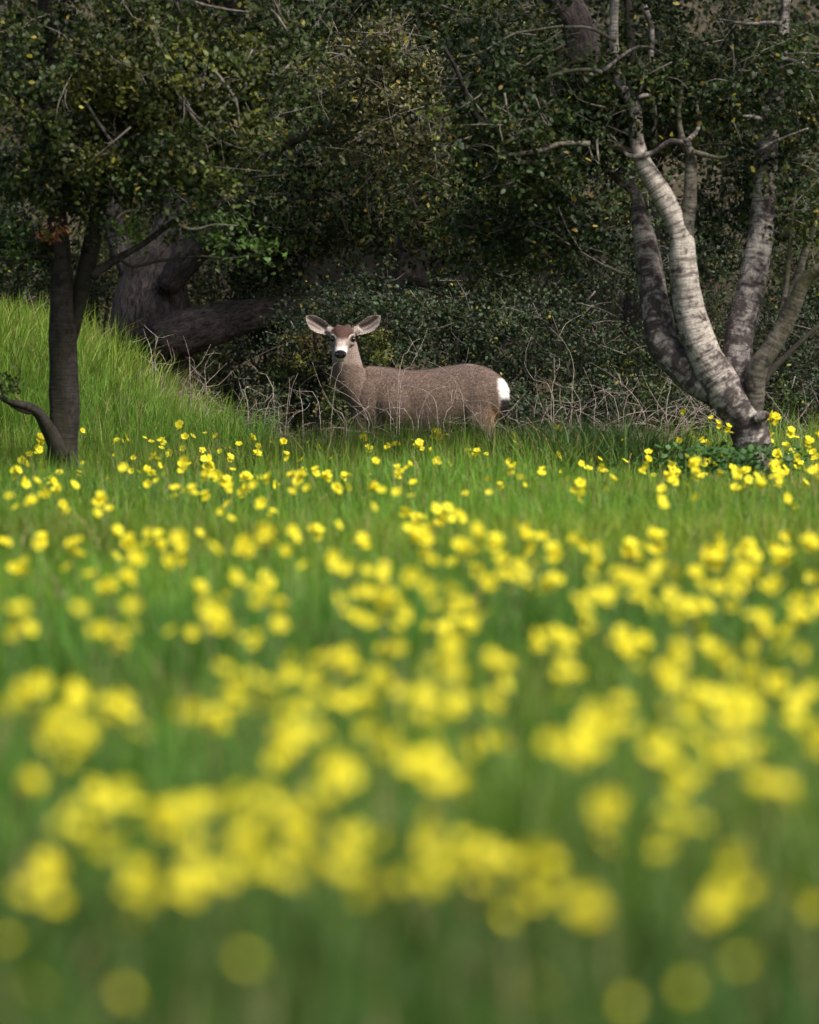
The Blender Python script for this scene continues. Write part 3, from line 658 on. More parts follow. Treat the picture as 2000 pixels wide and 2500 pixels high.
    blend(rim, (.55, .49, .45), .8)
    # rump patch, tail, haunch
    rp = S(1209, 1219, u + nz * 4 - .06 * (v - 920)) * S(915, 924, v) * S(1004, 975, v)
    blend(rp, (.80, .77, .72))
    blend(S(1180, 1200, u) * S(975, 1000, v), (.25, .15, .08), .8)
    tailm = S(1217, 1222, u) * S(960, 972, v + nz * 6) * S(1020, 1016, v)
    blend(tailm, (.016, .012, .012))
    legm = S(.44, .36, co[:, 2]); blend(legm, (.20, .14, .10), .6); blend(S(.045, .03, co[:, 2]), (.015, .013, .012))
    col *= (1 + .10 * nz)[:, None]
    a = me.attributes.new('Col', 'FLOAT_COLOR', 'POINT'); c4_ = np.ones((nv, 4), np.float32); c4_[:, :3] = np.clip(col, .004, 1); a.data.foreach_set('color', c4_.ravel())
    me.polygons.foreach_set('use_smooth', np.ones(len(me.polygons), bool))
    m, nt, b, out = nmat('deer_coat')
    at = nt.nodes.new('ShaderNodeAttribute'); at.attribute_name = 'Col'
    tc = nt.nodes.new('ShaderNodeTexCoord')
    nn = noise(nt, tc.outputs['Object'], 115, 3, .75)
    sp = ramp(nt, nn, [(.34, (.42, .42, .42)), (.66, (1.62, 1.55, 1.48))])
    nt.links.new(mixc(nt, .75, at.outputs['Color'], mixc(nt, 1.0, at.outputs['Color'], sp, 'MULTIPLY')), b.inputs['Base Color'])
    b.inputs['Roughness'].default_value = .8; b.inputs['Specular IOR Level'].default_value = .15
    bp = nt.nodes.new('ShaderNodeBump'); bp.inputs['Strength'].default_value = .5; bp.inputs['Distance'].default_value = .006
    nt.links.new(nn, bp.inputs['Height']); nt.links.new(bp.outputs[0], b.inputs['Normal'])
    me.materials.clear(); me.materials.append(m)
    me.name = 'body'
    root_loc = P(U0, 790, DD); gz = float(ground_z(root_loc[0], DD)); 
    root = empty('deer', (root_loc[0], DD, gz * .5), 'brown doe with large ears standing broadside and looking at the camera', 'deer')
    obj('body', me, root)
    # short fur as its own child: small flat hairs lying back and down
    me.calc_loop_triangles()
    tri = np.zeros(len(me.loop_triangles) * 3, np.int32); me.loop_triangles.foreach_get('vertices', tri); tri = tri.reshape(-1, 3)
    ar = np.linalg.norm(np.cross(co[tri[:, 1]] - co[tri[:, 0]], co[tri[:, 2]] - co[tri[:, 0]]), axis=1)
    N = 70000; pick = g.choice(len(tri), N, p=ar / ar.sum()); bc = g.dirichlet((1, 1, 1), N)
    T3 = tri[pick]; p = (co[T3] * bc[..., None]).sum(1); n3 = (no[T3] * bc[..., None]).sum(1); n3 /= np.linalg.norm(n3, axis=1, keepdims=True)
    cc = (col[T3] * bc[..., None]).sum(1)
    uu = p[:, 0] / K + U0; vv = 790 - (p[:, 2] - 1.15) / K
    onhead = (np.abs(uu - 837) < 110) & (vv < 885)
    nose = np.hypot((uu - 832) / 17.0, (vv - 862) / 15.) < 1.0
    eye = (np.hypot((np.abs(uu - 837) - 26) / 7, (vv - 824) / 6) < 1.15) & (p[:, 1] < -.02)
    keep = ~(nose & (p[:, 1] < -.14)) & ~eye & (p[:, 2] > .06)
    flow = np.where(onhead[:, None], np.array([[0, .5, .2]]), np.array([[.85, 0, -.35]])) + g.normal(size=(N, 3)) * .25
    flow -= n3 * (flow * n3).sum(1, keepdims=True); flow /= np.linalg.norm(flow, axis=1, keepdims=True) + 1e-9
    Lh = np.where(onhead, .009, .020) * g.uniform(.6, 1.4, N); wd = np.where(onhead, .0016, .0026)
    e = flow * .88 + n3 * np.where(onhead, .35, .42)[:, None]
    sd = np.cross(n3, flow)
    V = np.stack([p - sd * wd[:, None] / 2 - n3 * .002, p + sd * wd[:, None] / 2 - n3 * .002, p + e * Lh[:, None]], 1)[keep].reshape(-1, 3)
    tone = g.choice([.45, .8, 1.0, 1.25, 1.75], N, p=[.24, .2, .22, .2, .14])[:, None]
    hc = np.repeat((cc * tone)[keep], 3, 0)
    fm = leaf_mat('deer_hair', 0, .6, .2)
    tag(obj('fur', mesh_np('fur', V, np.arange(len(V)).reshape(-1, 3), fm, np.clip(hc, .004, .9), smooth=False), root), kind='stuff')
    # eyes and nose pad
    em, nt, b, out = nmat('deer_eye'); b.inputs['Base Color'].default_value = (.012, .008, .006, 1); b.inputs['Roughness'].default_value = .08
    nmm, nt, b, out = nmat('deer_nose'); b.inputs['Base Color'].default_value = (.018, .017, .022, 1); b.inputs['Roughness'].default_value = .33
    nbp = nt.nodes.new('ShaderNodeBump'); nbp.inputs['Strength'].default_value = .3; nbp.inputs['Distance'].default_value = .003
    nt.links.new(noise(nt, None, 300), nbp.inputs['Height']); nt.links.new(nbp.outputs[0], b.inputs['Normal'])
    def sphere(name, c, r, mat, f=None, n=18):
        b2 = bmesh.new(); bmesh.ops.create_uvsphere(b2, u_segments=n, v_segments=12, radius=1)
        for w_ in b2.verts:
            q = np.array(w_.co)
            if f: q = f(q)
            w_.co = np.array(c) + q * np.array(r)
        me2 = bpy.data.meshes.new(name); b2.to_mesh(me2); b2.free(); me2.polygons.foreach_set('use_smooth', np.ones(len(me2.polygons), bool)); me2.materials.append(mat)
        return obj(name, me2, root)
    for s in (-1, 1): sphere('eye', (dx(837 + s * 25.0), -.064, dz(824.0)), (7.4 * K, .024, 6.0 * K), em)
    def nf(q):
        w_ = 1.0 if q[2] > 0 else 1 - .55 * (-q[2])
        return np.array([q[0] * w_, q[1], q[2] * (1.0 if q[2] < 0 else .82)])
    npad = sphere('nose', (dx(832), -.196, dz(860.5)), (12.6 * K, .018, 10.0 * K), nmm, nf, 22)
    for s in (-1, 1):
        b2 = bmesh.new(); bmesh.ops.create_uvsphere(b2, u_segments=10, v_segments=8, radius=1)
        for w_ in b2.verts: w_.co = np.array((dx(832 + s * 9.0), -.208, dz(861))) + np.array(w_.co) * np.array((3.6 * K, .007, 3.0 * K))
        me2 = bpy.data.meshes.new('nostril'); b2.to_mesh(me2); b2.free(); me2.materials.append(em); obj('nostril', me2, npad)
build_deer()

# ------------------------------------------------------------------ grass
def blades(pos, h, w, lean, col, name, ref=.0):
    n = len(pos); th = rng.uniform(0, 2 * math.pi, n); ph = rng.uniform(0, 2 * math.pi, n)
    ld = np.stack([np.cos(th), np.sin(th), np.zeros(n)], 1); sd = np.stack([np.cos(ph), np.sin(ph), np.zeros(n)], 1)
    lv = []
    for t, k in ((0, .8), (.42, 1.0), (.76, .72)):
        c = pos + np.array([0, 0, 1.]) * (h * (t - .25 * lean * t * t))[:, None] + ld * (h * lean * t ** 2.2)[:, None]
        s = sd * (w * k * .5)[:, None]; lv += [c - s, c + s]
    lv.append(pos + np.array([0, 0, 1.]) * (h * (1 - .45 * lean))[:, None] + ld * (h * lean)[:, None])
    V = np.stack(lv, 1).reshape(-1, 3); b = np.arange(n)[:, None, None] * 7
    T = (b + np.array([[0, 1, 3], [0, 3, 2], [2, 3, 5], [2, 5, 4], [4, 5, 6]])[None]).reshape(-1, 3)
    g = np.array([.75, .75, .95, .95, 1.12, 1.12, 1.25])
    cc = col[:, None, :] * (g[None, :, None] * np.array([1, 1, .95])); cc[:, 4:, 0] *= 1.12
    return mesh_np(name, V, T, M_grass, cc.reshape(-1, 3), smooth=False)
def lump(x, y, s, f):
    g = np.random.default_rng(s); z = 0
    for k in range(6): a = g.uniform(0, 6.28); w = f * g.uniform(.6, 1.7); z = z + np.sin(w * (x * math.cos(a) + y * math.sin(a)) + g.uniform(0, 6.28))
    return z / 6 ** .5
def scatter(y0, y1, dens, marg=1.0):
    n = int(dens * (y1 - y0) * (.12 * (y0 + y1) / 2 + 2 * marg) * 1.1)
    y = rng.uniform(y0, y1, n * 2); x = rng.uniform(-1, 1, n * 2) * (.06 * y1 + marg)
    k = np.abs(x) < .06 * y + marg; x, y = x[k][:n], y[k][:n]
    return x, y
def gcol(n, x, y, base=(.075, .135, .028)):
    c = np.tile(np.array(base), (n, 1)) * rng.uniform(.65, 1.4, (n, 1))
    l = lump(x, y, 3, 1.1)[:, None]; c *= 1 + .16 * l
    c[:, 0] *= 1 + .18 * lump(x, y, 8, .7) + rng.normal(size=n) * .12
    o = rng.random(n) < .055; c[o] = np.array([.30, .25, .12]) * rng.uniform(.6, 1.2, (o.sum(), 1))
    return np.clip(c, .004, .6)
parts = []
for y0, y1, dens, h0, w0, base in ((5.5, 12, 420, .25, .008, (.058, .122, .018)), (12, 24, 560, .26, .007, (.080, .172, .020)), (24, 36, 800, .27, .006, (.115, .212, .020)), (36, 48.2, 1150, .30, .0055, (.112, .210, .022))):
    x, y = scatter(y0, y1, dens, .9)
    z = ground_z(x, y); bank = np.clip(z / .25, 0, 1)
    k = (bank < .6); x, y, z = x[k], y[k], z[k]
    if y1 > 40:
        edge = 46.6 + .5 * lump(x, y * .3, 12, 2.2) - 1.2 * smooth(1.0, 2.2, x); k = y < edge; x, y, z = x[k], y[k], z[k]
    n = len(x)
    h = h0 * rng.uniform(.55, 1.35, n) * (1 + .22 * lump(x, y, 5, 1.8))
    if y1 > 40: h *= 1 + .30 * smooth(39, 42, y) - .20 * smooth(43.8, 45.2, y)
    parts.append((np.stack([x, y, z - .01], 1), h, w0 * rng.uniform(.6, 1.4, n), rng.uniform(.05, .55, n) ** 1.2, gcol(n, x, y, base)))
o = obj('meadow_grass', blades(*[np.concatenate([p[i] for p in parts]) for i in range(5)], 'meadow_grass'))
tag(o, 'short green meadow grass between the yellow flowers', 'grass', kind='stuff')
# long grass of the bank
n = 60000
x = rng.uniform(-5.2, -.7, n); y = rng.uniform(41.8, 49.0, n); z = ground_z(x, y)
k = (z > .05) & (rng.random(n) < .35 + .65 * smooth(42, 44, y)) & (y < 48.6 + .3 * lump(x, y, 4, 3)); x, y, z = x[k], y[k], z[k]; n = len(x)
h = .42 * rng.uniform(.5, 1.4, n) * (1 + .2 * lump(x, y, 21, 3.0))
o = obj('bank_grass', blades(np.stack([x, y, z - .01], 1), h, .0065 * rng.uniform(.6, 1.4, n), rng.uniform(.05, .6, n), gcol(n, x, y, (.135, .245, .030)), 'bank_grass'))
tag(o, 'long bright green grass covering the bank beside the slim dark tree', 'grass', kind='stuff')
# tall drooping tussock and leafy herbs by the pale tree
def tuss(cx, cy, rx, ry, n, hh, base, name, label):
    x = cx + rng.normal(size=n) * rx; y = cy + rng.normal(size=n) * ry; z = ground_z(x, y)
    o = obj(name, blades(np.stack([x, y, z - .01], 1), hh * rng.uniform(.6, 1.25, n), .009 * rng.uniform(.6, 1.3, n), rng.uniform(.2, .85, n), gcol(n, x, y, base), name))
    return tag(o, label, 'grass', kind='stuff')
c = P(1450, 1150, 41.8); tuss(c[0], c[1], .24, .35, 3400, .58, (.045, .10, .022), 'grass_tussock', 'dark green drooping grass tuft left of the pale tree base')
c = P(1330, 1150, 42.5); tuss(c[0], c[1], .4, .5, 1400, .42, (.06, .125, .025), 'grass_tussock', 'tall green grass in front of the deer\'s hind legs')
c = P(560, 1150, 42); tuss(c[0], c[1], .5, .4, 1500, .42, (.05, .11, .022), 'grass_tussock', 'grass coloured darker for tree shade between the slim dark tree and the deer')  # tree shade is put into the darker blade colour here
c = P(1800, 1150, 40.8); x = c[0] + rng.normal(size=1700) * .22; y = c[1] + rng.normal(size=1700) * .25
hp = np.stack([x, y, ground_z(x, y) + rng.uniform(.12, .44, 1700)], 1)
tag(obj('leafy_herbs', leaves_mesh('leafy_herbs', hp, .04 * rng.uniform(.6, 1.3, 1700), np.array([.04, .10, .02]) * rng.uniform(.6, 1.5, (1700, 1)), up=1.2, aspect=.7)), 'dark green leafy herbs crowding the foot of the pale tree', 'plants', kind='stuff')

# ------------------------------------------------------------------ dry stalks
def stalk(pts, r0, label, group, twigs=5, tl=.16):
    pts = np.array(pts); org = pts[0].copy()
    v, q, t, b = tube(pts - org, np.linspace(r0 * rng.uniform(.8, 1.2), r0 * .25, len(pts)), 5, .05, seed=int(rng.integers(60)))
    o = obj('dry_stalk', mesh_np('dry_stalk', v, t, M_twig, quads=q, vec=b), None, org)
    e_ = pts[-1] - pts[0]; hh = e_[2]
    form = ('tall' if hh > .62 else 'short' if hh < .36 else 'mid-height') + ' ' + ('upright' if abs(e_[0]) < .12 else 'leaning' if abs(e_[0]) < .35 else 'sprawling')
    way = '' if abs(e_[0]) < .12 else ', tip toward the pale tree' if e_[0] > 0 else ', tip toward the old oak'
    tag(o, form + ' ' + label + way, 'dry stalk', group)
    c, _ = catmull(pts - org, np.ones(len(pts)), .04)
    for k in range(twigs):
        s = c[int(rng.uniform(.3, .97) * (len(c) - 1))]
        d = rng.normal(size=3) * np.array([1, .6, .7]) + np.array([0, 0, .45]); d /= np.linalg.norm(d); L = tl * rng.uniform(.4, 1.5)
        m = s + d * L * .5 + rng.normal(size=3) * L * .1; e = s + d * L + rng.normal(size=3) * L * .14
        v, q, t, b = tube(np.array([s, m, e]), [r0 * .6, r0 * .5, r0 * .3], 4, .06, seed=k)
        obj('twig', mesh_np('twig', v, t, M_twig, quads=q, vec=b), o)
def hero(pix, d, label, group=None, r=.0027, twigs=3, dd=.1):
    p = [P(x, y, d + dd * i / len(pix)) for i, (x, y) in enumerate(pix)]
    g = p[0].copy(); g[2] = float(ground_z(g[0], g[1]))
    g[0] += rng.uniform(-.05, .05)
    stalk([g] + p if p[0][2] - g[2] > .05 else p, r, label, group, twigs)
e7 = lambda L: [(450 + x / 2.875, 750 + y / 2.875) for x, y in L]
e8 = lambda L: [(1200 + x / 2.875, 750 + y / 2.875) for x, y in L]
e1 = lambda L: [(700 + x / 2.875, 720 + y / 2.875) for x, y in L]
G1 = 'dry stalks in front of the deer'; G2 = 'dry stalks between the deer and the pale tree'; G3 = 'dry stalks at the foot of the old oak'
L1 = 'dry stalk in front of the deer'; L2 = 'dry stalk between deer and pale tree'; L3 = 'dry stalk at the old oak foot'
for b in ([(560, 1000), (580, 900), (480, 700), (360, 600), (265, 540)], [(420, 900), (330, 800), (240, 640), (180, 470)], [(310, 950), (345, 610), (380, 540), (395, 470)],
          [(730, 930), (720, 760), (705, 640)], [(920, 950), (950, 790), (1020, 670), (1130, 640)], [(600, 900), (500, 760), (400, 690), (250, 625)], [(750, 880), (580, 780), (585, 720)],
          [(800, 620), (870, 500), (960, 320), (990, 230)], [(790, 540), (850, 400), (890, 330), (935, 310)], [(1100, 900), (1160, 780), (1190, 660)], [(1060, 860), (1010, 700), (860, 640), (700, 650)],
          [(1250, 900), (1230, 700), (1150, 560), (1050, 490), (970, 460)], [(880, 880), (760, 790), (650, 830), (560, 930)]):
    hero(e1(b), 45.0 + rng.uniform(-.25, .15), L1, G1)
for b in ([(450, 760), (440, 650), (430, 560), (600, 640), (720, 710)], [(570, 740), (620, 640), (625, 520)], [(715, 810), (725, 680), (740, 560), (735, 490)], [(620, 560), (520, 460), (430, 350)],
          [(830, 720), (815, 640), (810, 560)], [(730, 810), (850, 720), (885, 670)], [(940, 660), (800, 590), (700, 555)], [(450, 740), (560, 670), (625, 600)]):
    hero(e7(b), 45.6 + rng.uniform(-.2, .2), 'dry stalk between old oak and deer', 'dry stalks left of the deer')
for b in ([(570, 560), (580, 440), (550, 310), (480, 200), (428, 60)], [(420, 640), (445, 500), (440, 355)], [(430, 620), (300, 510), (245, 430), (230, 375)], [(1090, 870), (1030, 660), (940, 560), (820, 460), (690, 385)],
          [(620, 650), (500, 560), (375, 500)], [(720, 800), (730, 640), (645, 420)], [(1240, 830), (1170, 680), (1090, 540), (1050, 430)], [(1200, 770), (1330, 680), (1410, 590)], [(890, 740), (820, 600), (700, 545), (560, 540)],
          [(930, 720), (985, 600), (1030, 520)], [(1230, 700), (1250, 600), (1265, 500)], [(0, 800), (140, 720), (190, 650)], [(0, 870), (100, 760), (240, 600)], [(1100, 800), (1180, 800), (1330, 700), (1530, 720)]):
    hero(e8(b), 44.6 + rng.uniform(-.3, .5), L2, G2, twigs=4)
for b in ([(800, 720), (790, 640), (770, 590), (755, 545)], [(815, 650), (860, 590), (915, 575)], [(1000, 780), (995, 680), (965, 580)], [(870, 800), (920, 720), (905, 640)], [(960, 860), (1060, 720), (1110, 625)], [(1060, 900), (1130, 790), (1195, 725)], [(1090, 900), (1080, 740), (1130, 660)], [(850, 800), (800, 740), (845, 655)], [(1040, 890), (1150, 840), (1250, 740)]):
    hero([(x, y) for x, y, r in c4([(x, y, 0) for x, y in b])], 47.2, L3, G3, r=.0027, twigs=5)
def rnd_stalks(u0, u1, d0, d1, n, h, label, group, tw=5):
    for _ in range(n):
        d = rng.uniform(d0, d1); x = (rng.uniform(u0, u1) - 1000) * M_PX(d); g = np.array([x, d, float(ground_z(x, d))])
        H = h * rng.uniform(.55, 1.15); a = rng.normal() * .55
        p = [g, g + [a * H * .3 + rng.normal() * .03, rng.normal() * .05, H * .45], g + [a * H * .9 + rng.normal() * .06, rng.normal() * .1, H * .8], g + [a * H * 1.5 + rng.normal() * .09, rng.normal() * .12, H * rng.uniform(.75, 1.0)]]
        stalk(p, .0024, label, group, tw, .2)
rnd_stalks(1240, 1740, 44.4, 46.8, 46, .70, L2, G2, 5)
rnd_stalks(850, 1240, 44.7, 45.3, 14, .56, L1, G1, 5)
rnd_stalks(560, 850, 45.2, 46.8, 16, .62, 'dry stalk between old oak and deer', 'dry stalks left of the deer', 4)
rnd_stalks(1880, 2030, 43.5, 46, 16, .75, 'dry stalk beyond the pale tree', 'dry stalks beyond the pale tree', 5)
rnd_stalks(370, 560, 46.6, 47.6, 16, .55, L3, G3, 5)

# ------------------------------------------------------------------ yellow flowers (pixel position and width of each head, by picture quarter)
F1 = "175,125,55 165,170,45 95,215,35 108,240,35 65,270,50 190,235,70 178,265,35 110,308,42 150,305,28 220,298,55 272,230,25 185,355,45 240,345,50 305,333,48 40,375,24 75,405,35 128,395,55 270,412,60 430,375,70 457,405,30 407,430,45 452,275,25 518,245,30 650,195,55 772,225,50 875,225,65 875,280,60 760,267,24 980,258,22 643,268,35 695,272,30 660,298,35 625,315,28 735,342,48 810,347,45 865,370,45 735,375,30 945,310,60 965,330,45 1027,343,65 1040,283,60 1067,315,30 1130,293,38 1160,326,38 1098,400,50 1145,445,55 930,425,38 958,405,45 970,465,40 720,182,28 810,107,22 865,102,22 910,113,25 772,160,20 960,165,22 677,160,15 1080,175,45 1138,150,22 1225,285,40 1265,290,65 1275,257,40 1225,350,40 1250,325,40 1295,335,42 1330,262,38 1375,285,65 1450,277,45 1420,338,55 1465,320,35 1467,350,30 1580,330,70 1610,335,40 1670,360,35 1575,402,38 1580,230,18 1677,268,48 1667,155,30 1715,245,25 1420,480,35 1710,440,50 15,555,70 170,545,80 150,590,60 85,670,110 322,590,105 285,670,50 490,525,70 545,565,80 580,635,75 485,625,60 655,555,105 750,545,70 755,610,80 715,660,90 895,585,75 840,530,40 1020,590,110 1120,535,120 1208,617,75 1235,530,60 1330,520,75 1280,670,55 1405,625,65 1530,570,90 1420,693,80 1555,705,150 460,750,115 540,710,85 840,760,80 1020,750,120 1120,740,115 1110,815,90 1185,830,80 1440,800,80 1640,790,150 1530,790,100 50,850,80 355,845,60 890,850,90 385,720,40"
F2 = "1155,8,25 1270,28,14 1303,62,35 1345,85,45 1397,75,32 1540,40,60 1515,120,60 1605,95,45 1715,100,30 1680,145,50 1140,143,30 1238,130,38 1165,207,28 1195,125,20 120,120,75 45,150,50 27,190,18 163,185,25 250,185,55 270,200,30 320,187,25 240,207,30 155,240,36 18,318,40 430,258,50 465,292,35 380,320,40 335,300,30 555,277,30 630,85,25 513,145,16 543,142,14 770,212,25 802,230,35 875,215,55 1005,195,50 1000,230,35 982,265,35 850,290,38 830,335,30 715,335,80 668,292,22 720,370,45 1105,238,40 1090,272,65 1113,307,38 1065,330,40 1168,322,32 1200,230,55 1240,225,35 1205,278,55 1258,208,35 1290,240,55 1310,268,40 1358,247,36 1420,258,45 1380,290,55 1420,305,55 1463,280,35 1483,320,48 1375,330,40 1063,393,52 1210,375,40 1530,240,50 1560,250,80 1550,195,40 1590,155,45 1615,185,35 1632,218,62 1697,197,48 1545,290,60 1550,315,45 1660,255,30 1665,320,40 1705,290,40 1700,255,35 1590,378,40 1622,410,40 235,355,30 10,375,40 335,350,30 30,470,90 20,520,100 60,535,80 140,455,110 205,450,50 285,520,80 80,625,115 225,605,95 280,600,60 362,565,65 445,470,50 500,515,75 555,553,70 515,600,70 540,650,60 612,602,75 695,540,45 715,585,75 780,605,80 790,670,80 940,590,110 1025,555,115 1275,630,130 1320,570,90 1425,600,120 1105,680,90 1200,690,90 1440,690,140 1540,650,70 1580,540,60 1540,580,70 1590,620,100 1690,580,100 1540,730,100 285,680,90 320,740,70 95,750,110 30,710,95 455,715,165 380,695,60 600,745,120 690,797,65 160,820,165 920,730,190 860,780,110 960,800,110 1060,835,90 1350,770,160 1290,740,90 1150,775,80 1200,830,110 1640,810,130 1700,710,70 1700,840,80 180,660,70"
F3 = "50,40,110 410,75,100 475,110,100 540,60,110 350,5,60 785,75,80 840,85,40 905,35,140 1040,110,80 1080,75,100 1170,25,85 1170,70,50 1510,15,110 1690,10,90 1590,80,80 125,340,150 20,390,90 290,400,180 300,480,200 410,345,130 545,410,150 320,540,140 220,470,120 830,450,110 930,450,130 990,420,90 1045,260,120 1000,340,120 1100,345,120 1300,220,120 1440,225,150 1290,320,130 1430,380,150 1210,270,90 1520,380,120 1670,165,120 1650,270,150 1690,350,100 1640,495,150 1280,500,220 1180,600,120 1220,520,140 1360,670,110 1480,650,130 1640,620,150 1700,620,120 115,720,170 490,790,170 330,830,120 830,790,200 760,840,150 930,830,150 1250,800,220 1190,840,130 1340,770,120"
F4 = "180,35,130 290,30,80 180,120,90 5,170,50 140,215,150 130,300,200 330,215,130 410,270,110 350,370,90 145,420,140 340,520,130 80,570,170 190,560,130 140,690,150 220,700,110 20,620,120 550,95,130 700,80,140 870,110,140 950,155,120 880,225,70 1190,40,150 1150,155,120 1050,5,70 1295,210,120 1470,60,150 1615,155,120 1650,15,120 655,270,150 1080,290,140 950,375,110 1180,380,170 1250,320,100 820,420,120 800,500,150 890,450,90 710,600,170 760,610,100 1020,560,130 1060,590,100 1420,300,110 1540,280,170 1440,420,220 1420,500,220 1380,400,130 1230,560,170 1200,640,150 1170,710,110 1640,460,150 1660,380,110 1700,540,90 1490,730,140 1590,770,130 830,805,180 1090,840,120 1720,670,50"
F5 = "290,60,170 470,30,170 70,320,180 180,230,130 650,210,250 570,330,220 760,20,160 930,90,220 920,230,180 1100,130,180 1230,40,200 1400,80,200 1420,200,260 1530,310,150 30,520,130 140,690,210 510,760,220 1030,600,190"
F6 = "120,40,130 120,210,200 280,180,200 430,170,240 620,330,180 740,340,160 400,410,180 1100,60,170 1060,120,140 1370,310,220 1260,400,200 1700,360,160 1400,630,240 1170,700,230 550,700,200 910,770,180 820,0,120"
FL = []
for s, ox, oy in ((F1, 0, 1000), (F2, 1000, 1000), (F3, 0, 1500), (F4, 1000, 1500), (F5, 0, 2000), (F6, 1000, 2000)):
    for q in s.split():
        a, b, w = map(float, q.split(','))
        if oy >= 1500 and w < 75: continue
        FL.append((ox + a / 1.725, oy + b / 1.725, w / 1.725))
def bloom_mesh(seed, cup):
    g = np.random.default_rng(seed); V, T, col = [], [], []
    for k in range(5):
        a = k / 5 * 2 * math.pi + g.normal() * .08; ca, sa = math.cos(a), math.sin(a); h = .5 + .12 * g.normal()
        for r, w, z in ((.08, .10, 0), (.55, .42, cup * .55), (.95, .50, cup * .85 + .04 * g.normal()), (1.12, .22, cup * .9)):
            for s in (-1, 1): V.append((r * ca - s * w * sa, r * sa + s * w * ca, z + abs(s) * .03)); col.append((.80, .71, .03) if r > .3 else (.66, .52, .015))
        b = k * 8
        for j in range(3): T += [(b + 2 * j, b + 2 * j + 1, b + 2 * j + 3), (b + 2 * j, b + 2 * j + 3, b + 2 * j + 2)]
    V = np.array(V) * .5; V[:, 2] += .0
    return mesh_np('flower_head', V, T, M_petal, np.array(col) * g.uniform(.9, 1.08), smooth=False)
BL = [bloom_mesh(k, c) for k, c in enumerate((.25, .45, .6, .35, .8))]
m_, nt_, b_, _o = nmat('flower_stem'); b_.inputs['Base Color'].default_value = (.085, .15, .03, 1); b_.inputs['Roughness'].default_value = .6; M_stem = m_
FC = np.array([0, 0, 0.])
def flower_plan(px, py, w):
    slope = -(P(px, py, 1.0)[2] - CAM_H)
    hz = .36 + .05 * rng.normal()
    if py > 1900: hz -= .04
    d = (CAM_H - hz) / slope
    lim = 43.2 if px < 1700 else 41.6
    if d > lim: d = lim - rng.uniform(0, 1.2)
    p = P(px, py, d); g = float(ground_z(p[0], d))
    blur = 1183 * abs(1 / d - 1 / 46.)
    size = max(.034, (math.sqrt(max(w * w - (.8 * blur) ** 2, (w * .45) ** 2))) * M_PX(d))
    if py > 2230: size = min(size, rng.uniform(.018, .03))
    else: size *= 1.25 if py > 1880 else 1.18
    return p, g, min(size, .24)
def umbel(size, near=False):
    if near and size > .032:
        b = .033; n = int(np.clip(round((size / .028) ** 1.7 * .9), 2, 20)); st = rng.uniform(.6, 1.5)
        return [rng.normal(size=3) * np.array([.34 * size * st, .34 * size, .25 * size / st]) for _ in range(n)], b
    b = .042 if size > .05 else size * .9
    n = int(np.clip(round((size / .040) ** 1.8 * 1.1), 1, 15))
    pts = []
    for k in range(n):
        best = None
        for _ in range(2):
            r = .9 * (size - b) / 2 * math.sqrt(rng.random()); a = rng.uniform(0, 6.28); q = np.array([r * math.cos(a), r * math.sin(a), rng.uniform(-.5, .5) * size * .6])
            dd_ = min([np.linalg.norm(q - e) for e in pts], default=1)
            if best is None or dd_ > best[0]: best = (dd_, q)
        pts.append(best[1])
    return pts, b
plans = [(flower_plan(*f), f) for f in FL]
order = sorted(range(len(plans)), key=lambda i: -plans[i][1][2])
big = set(order[:300]); SP = []
stuffV, stuffT, stuffC, so = [], [], [], 0
def rot_for():
    el = rng.uniform(.15, 1.25); az = rng.uniform(0, 6.28); return el, rng.normal() * .7, az
from mathutils import Euler
names = {1: 'yellow meadow flower with a single bloom on a green stem', 2: 'yellow meadow flower with a few blooms clustered on a green stem', 3: 'yellow meadow flower with a full round cluster of blooms'}
def bloom_tf(): return Euler((rng.uniform(.2, 1.2), rng.normal() * .5, rng.normal() * .9))
def stuff_flower(p, g, size):
    global so
    pts, b = umbel(size)
    for q in pts:
        me = BL[int(rng.integers(len(BL)))]
        n = len(me.vertices); co = np.zeros(n * 3); me.vertices.foreach_get('co', co); co = co.reshape(-1, 3)
        ce = np.zeros(n * 4); me.attributes['Col'].data.foreach_get('color', ce)
        Rm = np.array(bloom_tf().to_matrix()); stuffV.append(co @ Rm.T * b * rng.uniform(.8, 1.2) + p + q)
        tr = np.zeros(len(me.polygons) * 3, np.int32); me.polygons.foreach_get('vertices', tr); stuffT.append(tr.reshape(-1, 3) + so); stuffC.append(ce.reshape(-1, 4)[:, :3]); so += n
    SP.append((p, g))
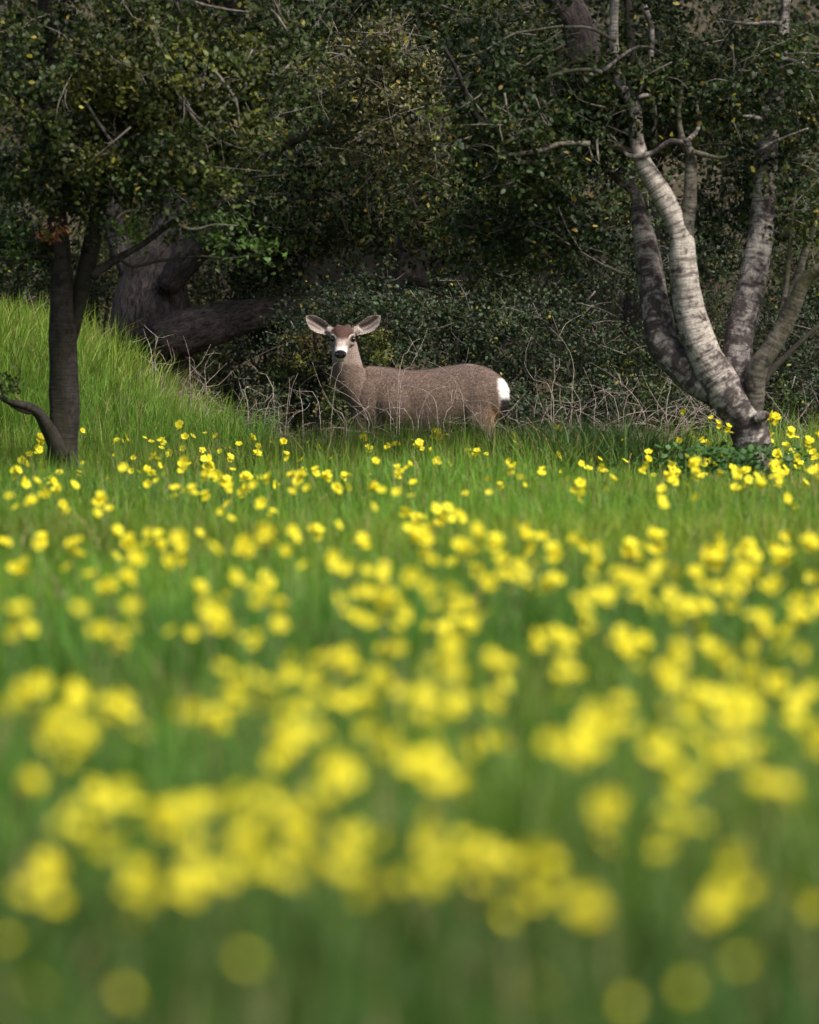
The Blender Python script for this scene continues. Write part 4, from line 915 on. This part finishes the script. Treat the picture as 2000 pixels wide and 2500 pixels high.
for i, ((p, g, size), f) in enumerate(plans):
    if i not in big: stuff_flower(p, g, size); continue
    pts, b = umbel(size, p[1] < 21); n = len(pts); org = np.array([p[0] + rng.normal() * .02, p[1] + rng.normal() * .02, g])
    top_h = p[2] - g
    num = ['no', 'a single bloom', 'two blooms', 'three blooms', 'four blooms', 'five blooms', 'six blooms', 'seven blooms', 'eight blooms', 'nine blooms', 'ten blooms', 'eleven blooms', 'twelve blooms', 'thirteen blooms', 'fourteen blooms', 'fifteen blooms', 'sixteen blooms', 'seventeen blooms', 'eighteen blooms', 'nineteen blooms', 'twenty blooms'][n]
    zone = 'at the foot of the pale tree' if p[1] > 36 and p[0] > 1.2 else 'in the grass before the slim dark tree' if p[1] > 34 and p[0] < -1.1 else 'in the grass before the deer' if p[1] > 34 else 'in the open middle of the meadow' if p[1] > 18 else 'on the meadow side away from the trees'
    hs = 'tall' if top_h > .43 else 'low' if top_h < .32 else 'mid-height'
    root = empty('meadow_flower', org, hs + ' yellow flower with ' + num + ' ' + zone, 'flower', 'yellow flowers ' + zone)
    top = p - org; fork = top * np.array([.9, .9, 1]) - np.array([0, 0, .05 + size * .3])
    pcs = [tube([np.zeros(3), fork * .5 + rng.normal(size=3) * .008, fork], [.0028, .0024, .002], 4, .12)]
    for q in pts:
        e = top + q; pcs.append(tube([fork, (fork + e) / 2 + rng.normal(size=3) * .004, e - [0, 0, .004]], [.0016, .0013, .0012], 3, .2))
    v, qd, t, _b = join(pcs); obj('stem', mesh_np('stem', v, t, M_stem, quads=qd), root)
    for q in pts:
        o = obj('flower_head', BL[int(rng.integers(len(BL)))], root, top + q); o.rotation_euler = bloom_tf(); s = b * rng.uniform(.8, 1.2); o.scale = (s, s, s)
# the many tiny and half-hidden ones
for y0, y1, n in ((35, 38.5, 30), (38.5, 43.5, 110)):
    for _ in range(n):
        y = rng.uniform(y0, y1); x = rng.uniform(-1, 1) * (.06 * y + .6)
        if y0 > 25 and 31 < y < 34.5 and rng.random() < .7: continue
        g = float(ground_z(x, y)); stuff_flower(np.array([x, y, g + rng.uniform(.26, .36) + .1 * float(smooth(39, 42, y))]), g, rng.uniform(.03, .06))
stem_p = [tube([np.array([p[0], p[1], g]), (p + [p[0], p[1], g]) / 2 + rng.normal(size=3) * .01, p], [.0024, .002, .0015], 3, .3) for p, g in SP]
sv, sq, st_, _b = join(stem_p)
fo = tag(obj('small_flowers', mesh_np('small_flowers', np.vstack(stuffV), np.vstack(stuffT), M_petal, np.vstack(stuffC), smooth=False)), 'tiny yellow blooms scattered half hidden in the grass', 'flowers', kind='stuff')
tag(obj('stems', mesh_np('stems', sv, st_, M_stem, quads=sq), fo), kind='stuff')
